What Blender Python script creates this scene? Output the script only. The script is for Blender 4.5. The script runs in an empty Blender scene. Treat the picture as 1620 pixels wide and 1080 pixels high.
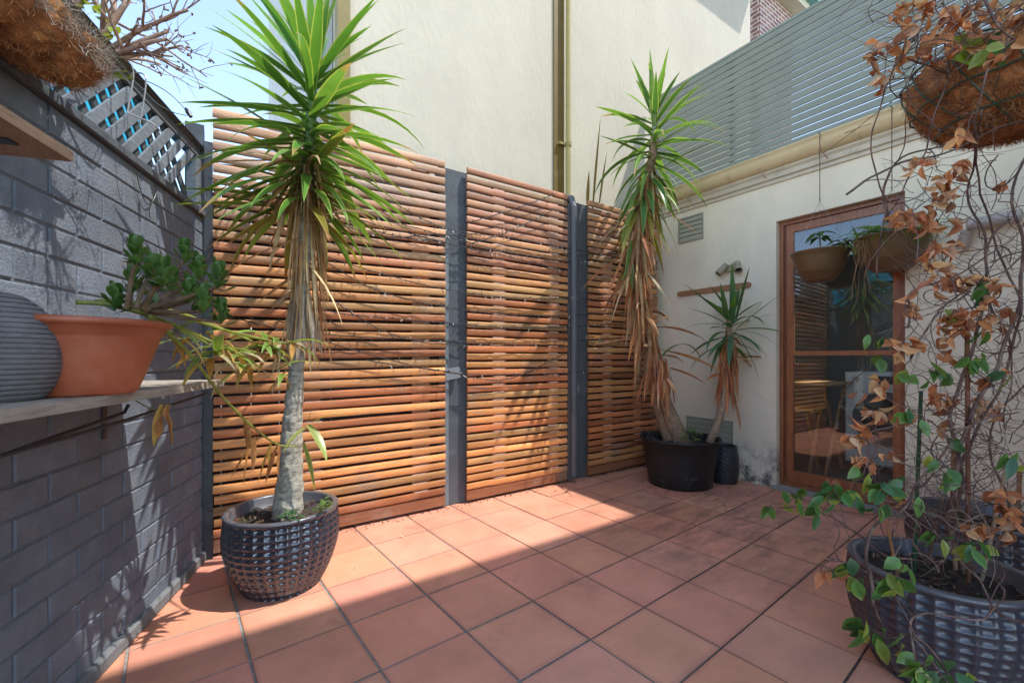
import bpy, math, random
from mathutils import Vector, noise
random.seed(7)
R = random.random
def U(a, b): return a + (b - a) * random.random()
C = bpy.context.scene.collection
PI = math.pi

# ---------------------------------------------------------------- frame of the yard
# x runs along the slatted fence (to the right), y away from the house; the fence face is y = 0
F, CY, H, D = 690.0, 565.0, 1.1, 2.92
TH = math.atan(.68); CT, ST = math.cos(TH), math.sin(TH)
def W(X, Y, z=0.0): return Vector((CT*X + ST*Y, -ST*X + CT*Y - D, z))
def at(px, py, Y): return W((px-810)/F*Y, Y, H + (CY-py)/F*Y)
def fen(px, py, w=0.0):
    r = (px-810)/F; return at(px, py, (D+w)/(CT - ST*r))
def rgt(px, py, u=3.9):
    r = (px-810)/F; return at(px, py, u/(CT*r + ST))
def flo(px, py, z=0.0): return at(px, py, F*(H-z)/(py-CY))
LO = Vector((-.049, 0, 0)); LD = Vector((-.3176, -.9483, 0)).normalized(); LN = Vector((.9483, -.3176, 0)).normalized()
def LW(l, off, z): return LO + LD*l + LN*off + Vector((0, 0, z))          # left wall: distance from the fence, distance off the face
def wall_left_hit(px, py, off=0.0):
    r = (px-810)/F; d = Vector((CT*r+ST, -ST*r+CT, (CY-py)/F)); o = Vector((0, -D, H)); p = LO + LN*off
    t = (p-o).dot(LN)/d.dot(LN); return o + d*t

# ---------------------------------------------------------------- mesh builder
class MB:
    def __init__(s): s.v = []; s.f = []; s.c = []
    def add(s, vs, fs, col=(1, 1, 1)):
        n = len(s.v)
        s.v += [tuple(v) for v in vs]
        if col and isinstance(col[0], (tuple, list)): s.c += list(col)
        else: s.c += [tuple(col)]*len(vs)
        s.f += [tuple(i+n for i in f) for f in fs]
    def hexa(s, p, col=(1, 1, 1)):
        s.add(p, [(3, 2, 1, 0), (4, 5, 6, 7), (0, 1, 5, 4), (1, 2, 6, 5), (2, 3, 7, 6), (3, 0, 4, 7)], col)
    def box(s, x0, x1, y0, y1, z0, z1, col=(1, 1, 1)):
        s.hexa([(x0, y0, z0), (x1, y0, z0), (x1, y1, z0), (x0, y1, z0), (x0, y0, z1), (x1, y0, z1), (x1, y1, z1), (x0, y1, z1)], col)
    def obox(s, o, ax, ay, az, col=(1, 1, 1), ch=0.0):
        """box from corner o with edge vectors; ch chamfers the face on the ay = 0 side"""
        o, ax, ay, az = map(Vector, (o, ax, ay, az))
        if not ch:
            s.hexa([o, o+ax, o+ax+ay, o+ay, o+az, o+ax+az, o+ax+ay+az, o+ay+az], col); return
        nx, ny, nz = ax.normalized()*ch, ay.normalized()*ch, az.normalized()*ch
        f = [o+nx+nz, o+ax-nx+nz, o+ax-nx+az-nz, o+nx+az-nz]
        m = [o+ny, o+ax+ny, o+ax+az+ny, o+az+ny]
        b = [o+ay, o+ax+ay, o+ax+az+ay, o+az+ay]
        fs = [(0, 1, 2, 3)]
        for k in range(4):
            j = (k+1) % 4; fs += [(k, k+4, j+4, j)]; fs += [(k+4, k+8, j+8, j+4)]
        s.add(f+m+b, fs, col)
    def tube(s, pts, rad, n=6, col=(1, 1, 1), cap=True):
        pts = [Vector(p) for p in pts]
        if len(pts) < 2: return
        if not isinstance(rad, (list, tuple)): rad = [rad]*len(pts)
        vs = []; fs = []; cs = []
        t = (pts[1]-pts[0]).normalized(); a = t.orthogonal().normalized()
        for i, p in enumerate(pts):
            t = (pts[min(i+1, len(pts)-1)] - pts[max(i-1, 0)])
            t = t.normalized() if t.length > 1e-9 else Vector((0, 0, 1))
            a = (a - t*a.dot(t)); a = a.normalized() if a.length > 1e-6 else t.orthogonal().normalized()
            b = t.cross(a)
            for k in range(n):
                an = 2*PI*k/n; vs.append(p + (a*math.cos(an) + b*math.sin(an))*rad[i])
                cs.append(col[i] if isinstance(col[0], (tuple, list)) else col)
        for i in range(len(pts)-1):
            for k in range(n):
                j = (k+1) % n; fs.append((i*n+k, i*n+j, (i+1)*n+j, (i+1)*n+k))
        if cap: fs.append(tuple(range(n-1, -1, -1))); fs.append(tuple((len(pts)-1)*n+k for k in range(n)))
        s.add(vs, fs, cs)
    def lathe(s, c, prof, n=32, col=(1, 1, 1), sx=1, sy=1):
        c = Vector(c); vs = []; fs = []
        for r, z in prof:
            for k in range(n):
                a = 2*PI*k/n; vs.append(c + Vector((r*sx*math.cos(a), r*sy*math.sin(a), z)))
        for i in range(len(prof)-1):
            for k in range(n):
                j = (k+1) % n; fs.append((i*n+k, i*n+j, (i+1)*n+j, (i+1)*n+k))
        s.add(vs, fs, col)
    def disc(s, c, r, n=32, col=(1, 1, 1), bump=.01):
        c = Vector(c); vs = [c]; fs = []; rings = 7
        for q in range(1, rings+1):
            for k in range(n):
                a = 2*PI*k/n; v = c + Vector((r*q/rings*math.cos(a), r*q/rings*math.sin(a), 0)); v.z += bump*noise.noise(v*30) + U(-.3, .3)*bump; vs.append(v)
        for k in range(n): fs.append((0, 1+k, 1+(k+1) % n))
        for q in range(rings-1):
            for k in range(n):
                j = (k+1) % n; fs.append((1+q*n+k, 1+(q+1)*n+k, 1+(q+1)*n+j, 1+q*n+j))
        s.add(vs, fs, [tuple(x*U(.6, 1.3) for x in col) for _ in vs])
    def build(s, name, mat, parent=None, smooth=False, label=None):
        me = bpy.data.meshes.new(name); o0 = parent_loc(parent)
        me.from_pydata([(x-o0[0], y-o0[1], z-o0[2]) for x, y, z in s.v], [], s.f); me.update()
        at_ = me.attributes.new('Col', 'FLOAT_COLOR', 'POINT')
        fl = []
        for c in s.c: fl += [c[0], c[1], c[2], 1.0]
        at_.data.foreach_set('color', fl)
        if smooth: me.polygons.foreach_set('use_smooth', [True]*len(me.polygons))
        me.materials.append(mat)
        ob = bpy.data.objects.new(name, me); C.objects.link(ob)
        if parent: ob.parent = parent
        if label: ob['label'] = label
        return ob
LOCS = {}
def parent_loc(p):
    v = Vector((0, 0, 0))
    while p is not None: v += Vector(p.location); p = p.parent
    return v
def thing(name, label, cat, loc=(0, 0, 0), group=None):
    o = bpy.data.objects.new(name, None); C.objects.link(o); o.location = loc
    o['label'] = label; o['category'] = cat
    if group: o['group'] = group
    o.empty_display_size = .1
    return o
def tag(o, label, cat, group=None, kind=None):
    o['label'] = label; o['category'] = cat
    if group: o['group'] = group
    if kind: o['kind'] = kind
    return o
def struct(o, label=None, cat=None):
    o['kind'] = 'structure'
    if label: o['label'] = label
    if cat: o['category'] = cat
    return o

# ---------------------------------------------------------------- materials
def mat(name, rough=.6, var=.25, vs=6, stretch=(1, 1, 1), bump=.2, bs=60, bstretch=None, spec=.4, metal=0, trans=0, dirt=None, dscale=3, dlo=.5, dhi=.7, rvar=.0, coat=0, tint=None, low=None, spot=None):
    m = bpy.data.materials.new(name); m.use_nodes = True; nt = m.node_tree; N = nt.nodes; L = nt.links
    b = N['Principled BSDF']; out = N['Material Output']
    b.inputs['Roughness'].default_value = rough; b.inputs['Metallic'].default_value = metal
    b.inputs['Specular IOR Level'].default_value = spec
    if coat: b.inputs['Coat Weight'].default_value = coat; b.inputs['Coat Roughness'].default_value = .2
    a = N.new('ShaderNodeAttribute'); a.attribute_name = 'Col'
    tc = N.new('ShaderNodeTexCoord'); mp = N.new('ShaderNodeMapping'); mp.inputs['Scale'].default_value = stretch
    L.new(tc.outputs['Object'], mp.inputs['Vector'])
    n1 = N.new('ShaderNodeTexNoise'); n1.inputs['Scale'].default_value = vs; n1.inputs['Detail'].default_value = 7; n1.inputs['Roughness'].default_value = .65
    L.new(mp.outputs[0], n1.inputs['Vector'])
    mr = N.new('ShaderNodeMapRange'); mr.inputs['From Min'].default_value = .25; mr.inputs['From Max'].default_value = .75
    mr.inputs['To Min'].default_value = 1-var; mr.inputs['To Max'].default_value = 1+var
    L.new(n1.outputs['Fac'], mr.inputs['Value'])
    mx = N.new('ShaderNodeVectorMath'); mx.operation = 'SCALE'
    L.new(a.outputs['Color'], mx.inputs[0]); L.new(mr.outputs[0], mx.inputs['Scale'])
    col = mx.outputs[0]
    if dirt:
        n2 = N.new('ShaderNodeTexNoise'); n2.inputs['Scale'].default_value = dscale; n2.inputs['Detail'].default_value = 9; n2.inputs['Roughness'].default_value = .72
        L.new(tc.outputs['Object'], n2.inputs['Vector'])
        r2 = N.new('ShaderNodeMapRange'); r2.inputs['From Min'].default_value = dlo; r2.inputs['From Max'].default_value = dhi
        L.new(n2.outputs['Fac'], r2.inputs['Value'])
        fac = r2.outputs[0]
        if low:      # dirt that gathers near the ground
            sx = N.new('ShaderNodeSeparateXYZ'); geo = N.new('ShaderNodeNewGeometry'); L.new(geo.outputs['Position'], sx.inputs[0])
            r3 = N.new('ShaderNodeMapRange'); r3.inputs['From Min'].default_value = low; r3.inputs['From Max'].default_value = 0.0
            r3.inputs['To Min'].default_value = 0.0; r3.inputs['To Max'].default_value = 1.5
            L.new(sx.outputs['Z'], r3.inputs['Value'])
            mu = N.new('ShaderNodeMath'); mu.operation = 'MULTIPLY'; mu.use_clamp = True; L.new(fac, mu.inputs[0]); L.new(r3.outputs[0], mu.inputs[1]); fac = mu.outputs[0]
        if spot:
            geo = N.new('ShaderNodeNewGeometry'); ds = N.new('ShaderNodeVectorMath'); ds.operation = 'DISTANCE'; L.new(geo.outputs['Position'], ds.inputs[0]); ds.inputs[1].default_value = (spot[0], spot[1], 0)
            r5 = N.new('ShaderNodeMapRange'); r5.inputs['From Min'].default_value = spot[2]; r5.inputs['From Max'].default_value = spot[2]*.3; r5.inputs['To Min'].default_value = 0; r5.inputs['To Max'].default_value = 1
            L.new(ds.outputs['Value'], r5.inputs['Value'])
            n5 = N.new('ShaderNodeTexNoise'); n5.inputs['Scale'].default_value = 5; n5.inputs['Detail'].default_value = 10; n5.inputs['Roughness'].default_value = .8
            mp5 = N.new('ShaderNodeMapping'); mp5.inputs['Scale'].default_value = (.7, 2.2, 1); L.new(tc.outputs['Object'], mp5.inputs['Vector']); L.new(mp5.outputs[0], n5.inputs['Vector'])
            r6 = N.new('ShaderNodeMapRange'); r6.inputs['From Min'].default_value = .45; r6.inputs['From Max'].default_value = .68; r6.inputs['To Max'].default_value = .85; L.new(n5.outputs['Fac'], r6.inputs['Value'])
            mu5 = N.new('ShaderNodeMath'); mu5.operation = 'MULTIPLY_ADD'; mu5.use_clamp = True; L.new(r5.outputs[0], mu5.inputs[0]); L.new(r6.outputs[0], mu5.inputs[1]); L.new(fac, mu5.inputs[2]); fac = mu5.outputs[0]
        m2 = N.new('ShaderNodeMix'); m2.data_type = 'RGBA'
        L.new(fac, m2.inputs['Factor']); L.new(col, m2.inputs['A']); m2.inputs['B'].default_value = (*dirt, 1)
        col = m2.outputs['Result']
    L.new(col, b.inputs['Base Color'])
    if bump:
        n3 = N.new('ShaderNodeTexNoise'); n3.inputs['Scale'].default_value = bs; n3.inputs['Detail'].default_value = 6; n3.inputs['Roughness'].default_value = .6
        mp3 = N.new('ShaderNodeMapping'); mp3.inputs['Scale'].default_value = bstretch or stretch
        L.new(tc.outputs['Object'], mp3.inputs['Vector']); L.new(mp3.outputs[0], n3.inputs['Vector'])
        bp = N.new('ShaderNodeBump'); bp.inputs['Strength'].default_value = bump; bp.inputs['Distance'].default_value = .01
        L.new(n3.outputs['Fac'], bp.inputs['Height']); L.new(bp.outputs[0], b.inputs['Normal'])
    if rvar:
        mr4 = N.new('ShaderNodeMapRange'); mr4.inputs['To Min'].default_value = rough-rvar; mr4.inputs['To Max'].default_value = rough+rvar
        L.new(n1.outputs['Fac'], mr4.inputs['Value']); L.new(mr4.outputs[0], b.inputs['Roughness'])
    if trans:
        t = N.new('ShaderNodeBsdfTranslucent'); ms = N.new('ShaderNodeMixShader'); ms.inputs[0].default_value = trans
        sc = N.new('ShaderNodeVectorMath'); sc.operation = 'MULTIPLY'; L.new(col, sc.inputs[0]); sc.inputs[1].default_value = tint or (1.3, 1.25, .7)
        L.new(sc.outputs[0], t.inputs['Color'])
        L.new(b.outputs[0], ms.inputs[1]); L.new(t.outputs[0], ms.inputs[2]); L.new(ms.outputs[0], out.inputs['Surface'])
    return m
m_brick = mat('painted_brick', rough=.62, var=.28, vs=9, bump=.55, bs=110, spec=.35, dirt=(.2, .2, .2), dscale=7, dlo=.5, dhi=.85)
m_mortar = mat('mortar', rough=.9, var=.3, vs=20, bump=.8, bs=90)
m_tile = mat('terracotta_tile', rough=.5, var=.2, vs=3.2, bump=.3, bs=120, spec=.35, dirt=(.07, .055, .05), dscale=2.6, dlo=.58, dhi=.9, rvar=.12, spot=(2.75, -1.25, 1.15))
m_grout = mat('grout', rough=.95, var=.5, vs=40, bump=.8, bs=200)
m_slat = mat('stained_hardwood', rough=.5, var=.42, vs=3, stretch=(1.2, 8, 22), bump=.3, bs=8, bstretch=(3, 20, 60), spec=.45, dirt=(.30, .22, .17), dscale=2.5, dlo=.52, dhi=.8)
m_wood = mat('weathered_wood', rough=.75, var=.35, vs=5, stretch=(6, 1.5, 20), bump=.5, bs=14, bstretch=(8, 2, 30))
m_frame = mat('varnished_timber', rough=.35, var=.35, vs=5, stretch=(10, 10, 1.2), bump=.15, bs=20, spec=.5)
m_cream = mat('cream_render', rough=.85, var=.11, vs=1.3, stretch=(1, 1, .5), bump=.5, bs=26, dirt=(.45, .40, .31), dscale=1.3, dlo=.55, dhi=.95)
m_wallr = mat('painted_render', rough=.85, var=.13, vs=2.2, stretch=(1, 1, .45), bump=.35, bs=45, dirt=(.16, .15, .14), dscale=9, dlo=.45, dhi=.62, low=.42)
m_paint = mat('exterior_paint', rough=.5, var=.12, vs=7, bump=.1, bs=60, dirt=(.25, .18, .10), dscale=6, dlo=.58, dhi=.85)
m_metal = mat('coated_metal', rough=.38, var=.1, vs=5, bump=.05, bs=40, spec=.5)
m_screen = mat('powder_coated_slats', rough=.45, var=.08, vs=5, bump=.03, bs=40, spec=.4)
m_dark = mat('dark_paint', rough=.5, var=.3, vs=6, bump=.25, bs=50, dirt=(.11, .12, .13), dscale=8, dlo=.55, dhi=.75)
m_leaf = mat('leaf', rough=.33, var=.18, vs=12, bump=.1, bs=70, spec=.5, trans=.38)
m_dry = mat('dry_leaf', rough=.75, var=.3, vs=25, bump=.3, bs=90, trans=.3, tint=(1.2, 1.0, .8))
m_bark = mat('bark', rough=.9, var=.35, vs=25, stretch=(1, 1, 2.2), bump=1.0, bs=55, bstretch=(1.2, 1.2, 3.5))
m_twig = mat('twig', rough=.8, var=.3, vs=30, bump=.3, bs=150)
m_glaze = mat('glazed_pot', rough=.3, var=.25, vs=7, bump=.1, bs=70, spec=.5, coat=.3, dirt=(.17, .14, .12), dscale=16, dlo=.48, dhi=.75, low=.16, rvar=.1)
m_gloss = mat('gloss_glaze', rough=.16, var=.2, vs=7, bump=.03, bs=50, spec=.8, coat=.6, dirt=(.20, .15, .12), dscale=18, dlo=.5, dhi=.8, low=.06, rvar=.05)
m_plast = mat('plastic', rough=.42, var=.1, vs=6, bump=.06, bs=60, spec=.45)
m_tub = mat('scuffed_plastic', rough=.45, var=.25, vs=12, bump=.1, bs=60, spec=.4, dirt=(.14, .13, .12), dscale=22, dlo=.55, dhi=.75, low=.25)
m_soil = mat('soil', rough=1, var=.5, vs=60, bump=1, bs=150)
m_coir = mat('coir', rough=.95, var=.45, vs=18, bump=1.0, bs=90)
m_fibre = mat('coir_fibre', rough=.9, var=.2, vs=30, bump=0)
m_conc = mat('concrete', rough=.9, var=.25, vs=14, bump=.5, bs=80, dirt=(.12, .12, .11), dscale=10, dlo=.5, dhi=.8)
m_pot = mat('terracotta_plastic', rough=.42, var=.3, vs=5, bump=.1, bs=60, spec=.45, dirt=(.42, .17, .10), dscale=9, dlo=.5, dhi=.95, rvar=.1)
m_room = mat('room_paint', rough=.8, var=.1, vs=3, bump=0)
m_enamel = mat('enamel', rough=.25, var=.04, vs=3, bump=0, spec=.5)
m_far = mat('far_brick', rough=.9, var=.3, vs=8, bump=0)

def glass_mat():
    m = bpy.data.materials.new('window_glass'); m.use_nodes = True; nt = m.node_tree; N = nt.nodes; L = nt.links
    N.remove(N['Principled BSDF']); out = N['Material Output']
    g = N.new('ShaderNodeBsdfGlossy'); g.inputs['Roughness'].default_value = 0.0; g.inputs['Color'].default_value = (.95, .97, 1, 1)
    t = N.new('ShaderNodeBsdfTransparent'); t.inputs['Color'].default_value = (.96, .98, .97, 1)
    lw = N.new('ShaderNodeFresnel'); lw.inputs['IOR'].default_value = 1.5
    mr = N.new('ShaderNodeMapRange'); mr.inputs['From Min'].default_value = .0; mr.inputs['From Max'].default_value = 1; mr.inputs['To Min'].default_value = .015; mr.inputs['To Max'].default_value = 1
    L.new(lw.outputs[0], mr.inputs['Value'])
    ms = N.new('ShaderNodeMixShader'); L.new(mr.outputs[0], ms.inputs[0]); L.new(t.outputs[0], ms.inputs[1]); L.new(g.outputs[0], ms.inputs[2])
    L.new(ms.outputs[0], out.inputs['Surface'])
    return m
m_glass = glass_mat()
# house-brick pattern for the far building
def far_brick_mat():
    m = bpy.data.materials.new('red_brickwork'); m.use_nodes = True; nt = m.node_tree; N = nt.nodes; L = nt.links
    b = N['Principled BSDF']; b.inputs['Roughness'].default_value = .9
    tc = N.new('ShaderNodeTexCoord'); sx = N.new('ShaderNodeSeparateXYZ'); cb = N.new('ShaderNodeCombineXYZ'); ad = N.new('ShaderNodeMath')
    L.new(tc.outputs['Object'], sx.inputs[0]); L.new(sx.outputs[0], ad.inputs[0]); L.new(sx.outputs[1], ad.inputs[1])
    L.new(ad.outputs[0], cb.inputs[0]); L.new(sx.outputs[2], cb.inputs[1])
    br = N.new('ShaderNodeTexBrick'); br.inputs['Scale'].default_value = 1.0; br.inputs['Brick Width'].default_value = .24; br.inputs['Row Height'].default_value = .086
    br.inputs['Mortar Size'].default_value = .009; br.inputs['Color1'].default_value = (.16, .07, .07, 1); br.inputs['Color2'].default_value = (.25, .13, .10, 1); br.inputs['Mortar'].default_value = (.5, .47, .42, 1)
    L.new(cb.outputs[0], br.inputs['Vector']); L.new(br.outputs['Color'], b.inputs['Base Color'])
    return m
m_redbrick = far_brick_mat()

# ---------------------------------------------------------------- helpers for plants
def jit(col, a=.15):
    k = U(1-a, 1+a); return (col[0]*k*U(.93, 1.07), col[1]*k, col[2]*k*U(.9, 1.1))
def sword(mb, base, d, L, w, droop, col, edge, seg=8, fold=.25, twist=0.0, tip=None):
    """long pointed leaf: folded along its midrib, bending down under its own weight"""
    d = Vector(d).normalized(); p = Vector(base); side = d.cross(Vector((0, 0, 1)))
    side = side.normalized() if side.length > 1e-3 else Vector((1, 0, 0))
    vs = []; cs = []; fs = []
    for i in range(seg+1):
        t = i/seg
        ww = w*(.55 + 1.3*t if t < .35 else 1.0*(1-((t-.35)/.65)**1.6))*.5 + .0006
        s2 = (side*math.cos(twist*t) + d.cross(side).normalized()*math.sin(twist*t))
        n = s2.cross(d).normalized()
        cc = col if not tip or t < .8 else tip; ee = edge if not tip or t < .8 else tip
        k = 1 - .25*(1-t)
        cc = tuple(x*k for x in cc)
        vs += [p - s2*ww + n*ww*fold, p - s2*ww*.72 + n*ww*fold*.7, p.copy(), p + s2*ww*.72 + n*ww*fold*.7, p + s2*ww + n*ww*fold]
        cs += [ee, cc, cc, cc, ee]
        p = p + d*(L/seg)
        d = (d + Vector((0, 0, -droop/seg*(.4+1.5*t)))).normalized()
        side = (side - d*side.dot(d)).normalized()
    for i in range(seg):
        for k in range(4): a = i*5+k; fs.append((a, a+1, a+6, a+5))
    mb.add(vs, fs, cs)
def oval(mb, base, d, up, L, w, col, cup=.15, curl=.2, edge=None):
    """small oval leaf of 2 x 4 faces folded on the midrib, pointed at the end"""
    d = Vector(d).normalized(); up = Vector(up); s = d.cross(up); s = s.normalized() if s.length > 1e-3 else d.orthogonal().normalized()
    n = s.cross(d).normalized(); vs = []; cs = []
    for t, ww in ((0, .06), (.2, .72), (.45, 1.0), (.72, .72), (1.0, .03)):
        c = Vector(base) + d*(L*t) - n*(curl*L*t*t)
        vs += [c - s*w*.5*ww + n*cup*w*ww, c, c + s*w*.5*ww + n*cup*w*ww]; cs += [edge or col, tuple(x*.9 for x in col), edge or col]
    fs = []
    for i in range(4):
        a = i*3; fs += [(a, a+1, a+4, a+3), (a+1, a+2, a+5, a+4)]
    mb.add(vs, fs, cs)
def spoon(mb, base, d, up, L, w, col, edge):
    d = Vector(d).normalized(); up = Vector(up); s_ = d.cross(up); s_ = s_.normalized() if s_.length > 1e-3 else d.orthogonal().normalized()
    n = s_.cross(d).normalized(); vs = []; cs = []
    for t, ww in ((0, .12), (.25, .3), (.45, .68), (.65, .98), (.82, .96), (.94, .66), (1.0, .22)):
        c = Vector(base) + d*(L*t) + n*(.22*L*t*t)
        vs += [c - s_*w*.5*ww + n*.12*w*ww, c - s_*w*.25*ww, c, c + s_*w*.25*ww, c + s_*w*.5*ww + n*.12*w*ww]; cs += [edge, col, tuple(x*.85 for x in col), col, edge]
    mb.add(vs, [(i*5+k, i*5+k+1, i*5+k+6, i*5+k+5) for i in range(6) for k in range(4)], cs)
def rdir(): 
    v = Vector((U(-1, 1), U(-1, 1), U(-1, 1)))
    return v.normalized() if v.length > .05 else Vector((0, 0, 1))
def wander(a, b, n=8, amp=.03, f=3.0):
    """curved path from a to b"""
    a, b = Vector(a), Vector(b); o = rdir()*10; out = []
    for i in range(n+1):
        t = i/n; p = a.lerp(b, t); e = math.sin(PI*t)
        out.append(p + noise.noise_vector(p*f + o)*amp*e*2)
    return out
def smooth_path(pts, n=6):
    pts = [Vector(p) for p in pts]; out = []
    for i in range(len(pts)-1):
        p0, p1, p2, p3 = pts[max(i-1, 0)], pts[i], pts[i+1], pts[min(i+2, len(pts)-1)]
        for k in range(n):
            t = k/n; t2, t3 = t*t, t*t*t
            out.append(.5*((2*p1) + (p2-p0)*t + (2*p0-5*p1+4*p2-p3)*t2 + (3*p1-p0-3*p2+p3)*t3))
    out.append(pts[-1]); return out
G1, G2, YE = (.11, .25, .04), (.16, .32, .05), (.42, .48, .11)
DRY = [(.46, .30, .14), (.58, .42, .22), (.30, .16, .07), (.66, .52, .30), (.48, .25, .10)]
ORA = [(.66, .28, .11), (.66, .34, .15), (.54, .20, .08), (.76, .46, .26), (.42, .17, .08)]
def crown(mb, path, n, L, w, up=1.25, lo=-.5, droop=.55, col=G1, edge=YE, old=.12, pw=1.3):
    for i in range(n):
        t = (i+.5)/n                                   # 0 = lowest leaf
        p = path[min(int(t*(len(path)-1)), len(path)-2)].lerp(path[min(int(t*(len(path)-1))+1, len(path)-1)], (t*(len(path)-1)) % 1)
        az = i*2.39996 + U(-.25, .25); el = lo + (up-lo)*t**pw + U(-.13, .13)
        d = Vector((math.cos(az)*math.cos(el), math.sin(az)*math.cos(el), math.sin(el)))
        l = L*(1.0 - .35*max(0, t-.75)/.25)*U(.72, 1.1); droop_ = droop*(2.6 if R() < .14 else 1)
        c = jit(col if R() > .35 else G2, .2); e = jit(edge, .2); tp = None
        if t < old and R() < .7: c = jit((.30, .27, .05), .2); tp = (.35, .17, .06)
        elif R() < .22: tp = (.40, .26, .10)
        sword(mb, p + d*.015, d, l, w*U(.75, 1.2), droop_*(1.35-t)*U(.5, 1.4), c, e, seg=9, twist=U(-.5, .5), tip=tp)
def skirt(mb, path, rad, n, L, w, out=.25, cols=DRY):
    for i in range(n):
        t = R(); k = t*(len(path)-1); i0 = min(int(k), len(path)-2); p = path[i0].lerp(path[i0+1], k-i0)
        az = U(0, 2*PI); o = Vector((math.cos(az), math.sin(az), 0)); d = (o*U(.05, out*2.2) + Vector((0, 0, -1))).normalized()
        if R() < .12: d = (o + Vector((0, 0, U(-.6, .1)))).normalized()
        sword(mb, p + o*rad*U(.7, 1.3), d, L*U(.5, 1.2), w*U(.4, 1.3), U(.2, .9), jit(random.choice(cols), .25), jit(random.choice(cols), .2), seg=6, fold=U(-.5, .8), twist=U(-2.5, 2.5))
def bark_tube(mb, path, rad, col, n=44, step=.009, amp=.006):
    P_ = []; Rr = []
    for i in range(len(path)-1):
        m = max(1, int((path[i+1]-path[i]).length/step))
        for k in range(m): P_.append(path[i].lerp(path[i+1], k/m)); Rr.append(rad[i]+(rad[i+1]-rad[i])*k/m)
    P_.append(path[-1]); Rr.append(rad[-1]); n0 = len(mb.v); c0 = len(P_)
    mb.tube(P_, Rr, n, col)
    for i in range(c0):
        for k in range(n):
            v = Vector(mb.v[n0+i*n+k]); d = (v-P_[i]); d.normalize()
            q = Vector((v.x*34, v.y*34, v.z*52)); f = noise.noise(q); f2 = noise.noise(Vector((v.x*9, v.y*9, v.z*11+40)))
            ring = math.sin(v.z*150+3*noise.noise(v*12)); h = -abs(f)**.6*1.3 + .2*f2 + .14*ring
            v = v + d*amp*h; mb.v[n0+i*n+k] = tuple(v); g_ = max(.45, min(1.15, 1.1 + .55*h)); mb.c[n0+i*n+k] = tuple(x*g_ for x in col)
def trunk(mb, path, r0, r1, col=(.36, .31, .24), n=12, rings=True):
    L_ = len(path); rad = []
    for i in range(L_):
        t = i/(L_-1); r = r0 + (r1-r0)*t
        rad.append(r*(1 + (.07 if (rings and i % 2) else 0))*U(.97, 1.03))
    mb.tube(path, rad, n, [tuple(x*U(.75, 1.2) for x in col) for _ in path])

# ================================================================ SETTING
g = MB(); g.box(-40, 45, -40, 50, -.4, -.05, (.18, .16, .14)); struct(g.build('ground', m_conc))
gr = MB(); gr.box(-1.7, 4.1, -3.9, .2, -.04, -.0075, (.13, .12, .11)); vs = []
for i in range(30):
    for j in range(2): vs.append((-1.7+5.8*i/29, -3.9+4.1*j, -.0035))
gr.add(vs, [(2*i, 2*i+2, 2*i+3, 2*i+1) for i in range(29)], [tuple(x*(1-min(1, max(0, (v[0]-.2)/1.6))) + y*min(1, max(0, (v[0]-.2)/1.6)) for x, y in zip((.30, .29, .27), (.07, .062, .055))) for v in vs])
struct(gr.build('courtyard_bed', m_grout))
# tiles: grid turned about 4 degrees off the fence
tb = MB(); o = Vector((.8108, -1.0232, 0)); ei = Vector((.0234, -.3419, 0)); ej = Vector((.3534, .0252, 0)); g_ = .003
for i in range(-5, 10):
    for j in range(-9, 12):
        c = o + ei*i + ej*j; m_ = c + (ei+ej)*.5
        if not (-1.9 < m_.x < 4.1 and -3.9 < m_.y < .25): continue
        k = U(.92, 1.05); col = (.66*k*U(.98, 1.02), .285*k*U(.96, 1.04), .185*k*U(.94, 1.06))
        if R() < .15: col = (col[0]*.97, col[1]*1.04, col[2]*1.06)
        z = U(-.0012, .0012); gi = g_ + U(-.0012, .0012); gj = g_ + U(-.0012, .0012) + (.001 if c.x < .7 else 0)
        a = c + ei.normalized()*gi + ej.normalized()*gj; u_ = ei - ei.normalized()*2*gi; v_ = ej - ej.normalized()*2*gj
        n = Vector((0, 0, -.02)); zz = Vector((0, 0, z)); ch = .0025
        A, B = u_.normalized(), v_.normalized(); Z = Vector((0, 0, 1)); q4 = [(0, 0), (1, 0), (1, 1), (0, 1)]; sg = [(1, 1), (-1, 1), (-1, -1), (1, -1)]
        def rg(ins, dz): return [a + zz + v_*p_ + u_*r_ + B*ins*x_ + A*ins*y_ + Z*dz for (p_, r_), (x_, y_) in zip(q4, sg)]
        vs = rg(.018+U(-.006, .006), 0) + rg(.003, 0) + rg(.0, -.0025) + rg(0, -.02); e_ = U(.84, .98)
        tb.add(vs, [(3, 2, 1, 0)] + [(k_*4+b_, k_*4+(b_+1) % 4, k_*4+4+(b_+1) % 4, k_*4+4+b_) for k_ in range(3) for b_ in range(4)], [col]*4 + [tuple(x*e_*U(.9, 1.05) for x in col) for _ in range(4)] + [tuple(x*.5 for x in col)]*8)
struct(tb.build('tiled_floor', m_tile), 'terracotta square tiles laid over the courtyard', 'paving')

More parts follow.
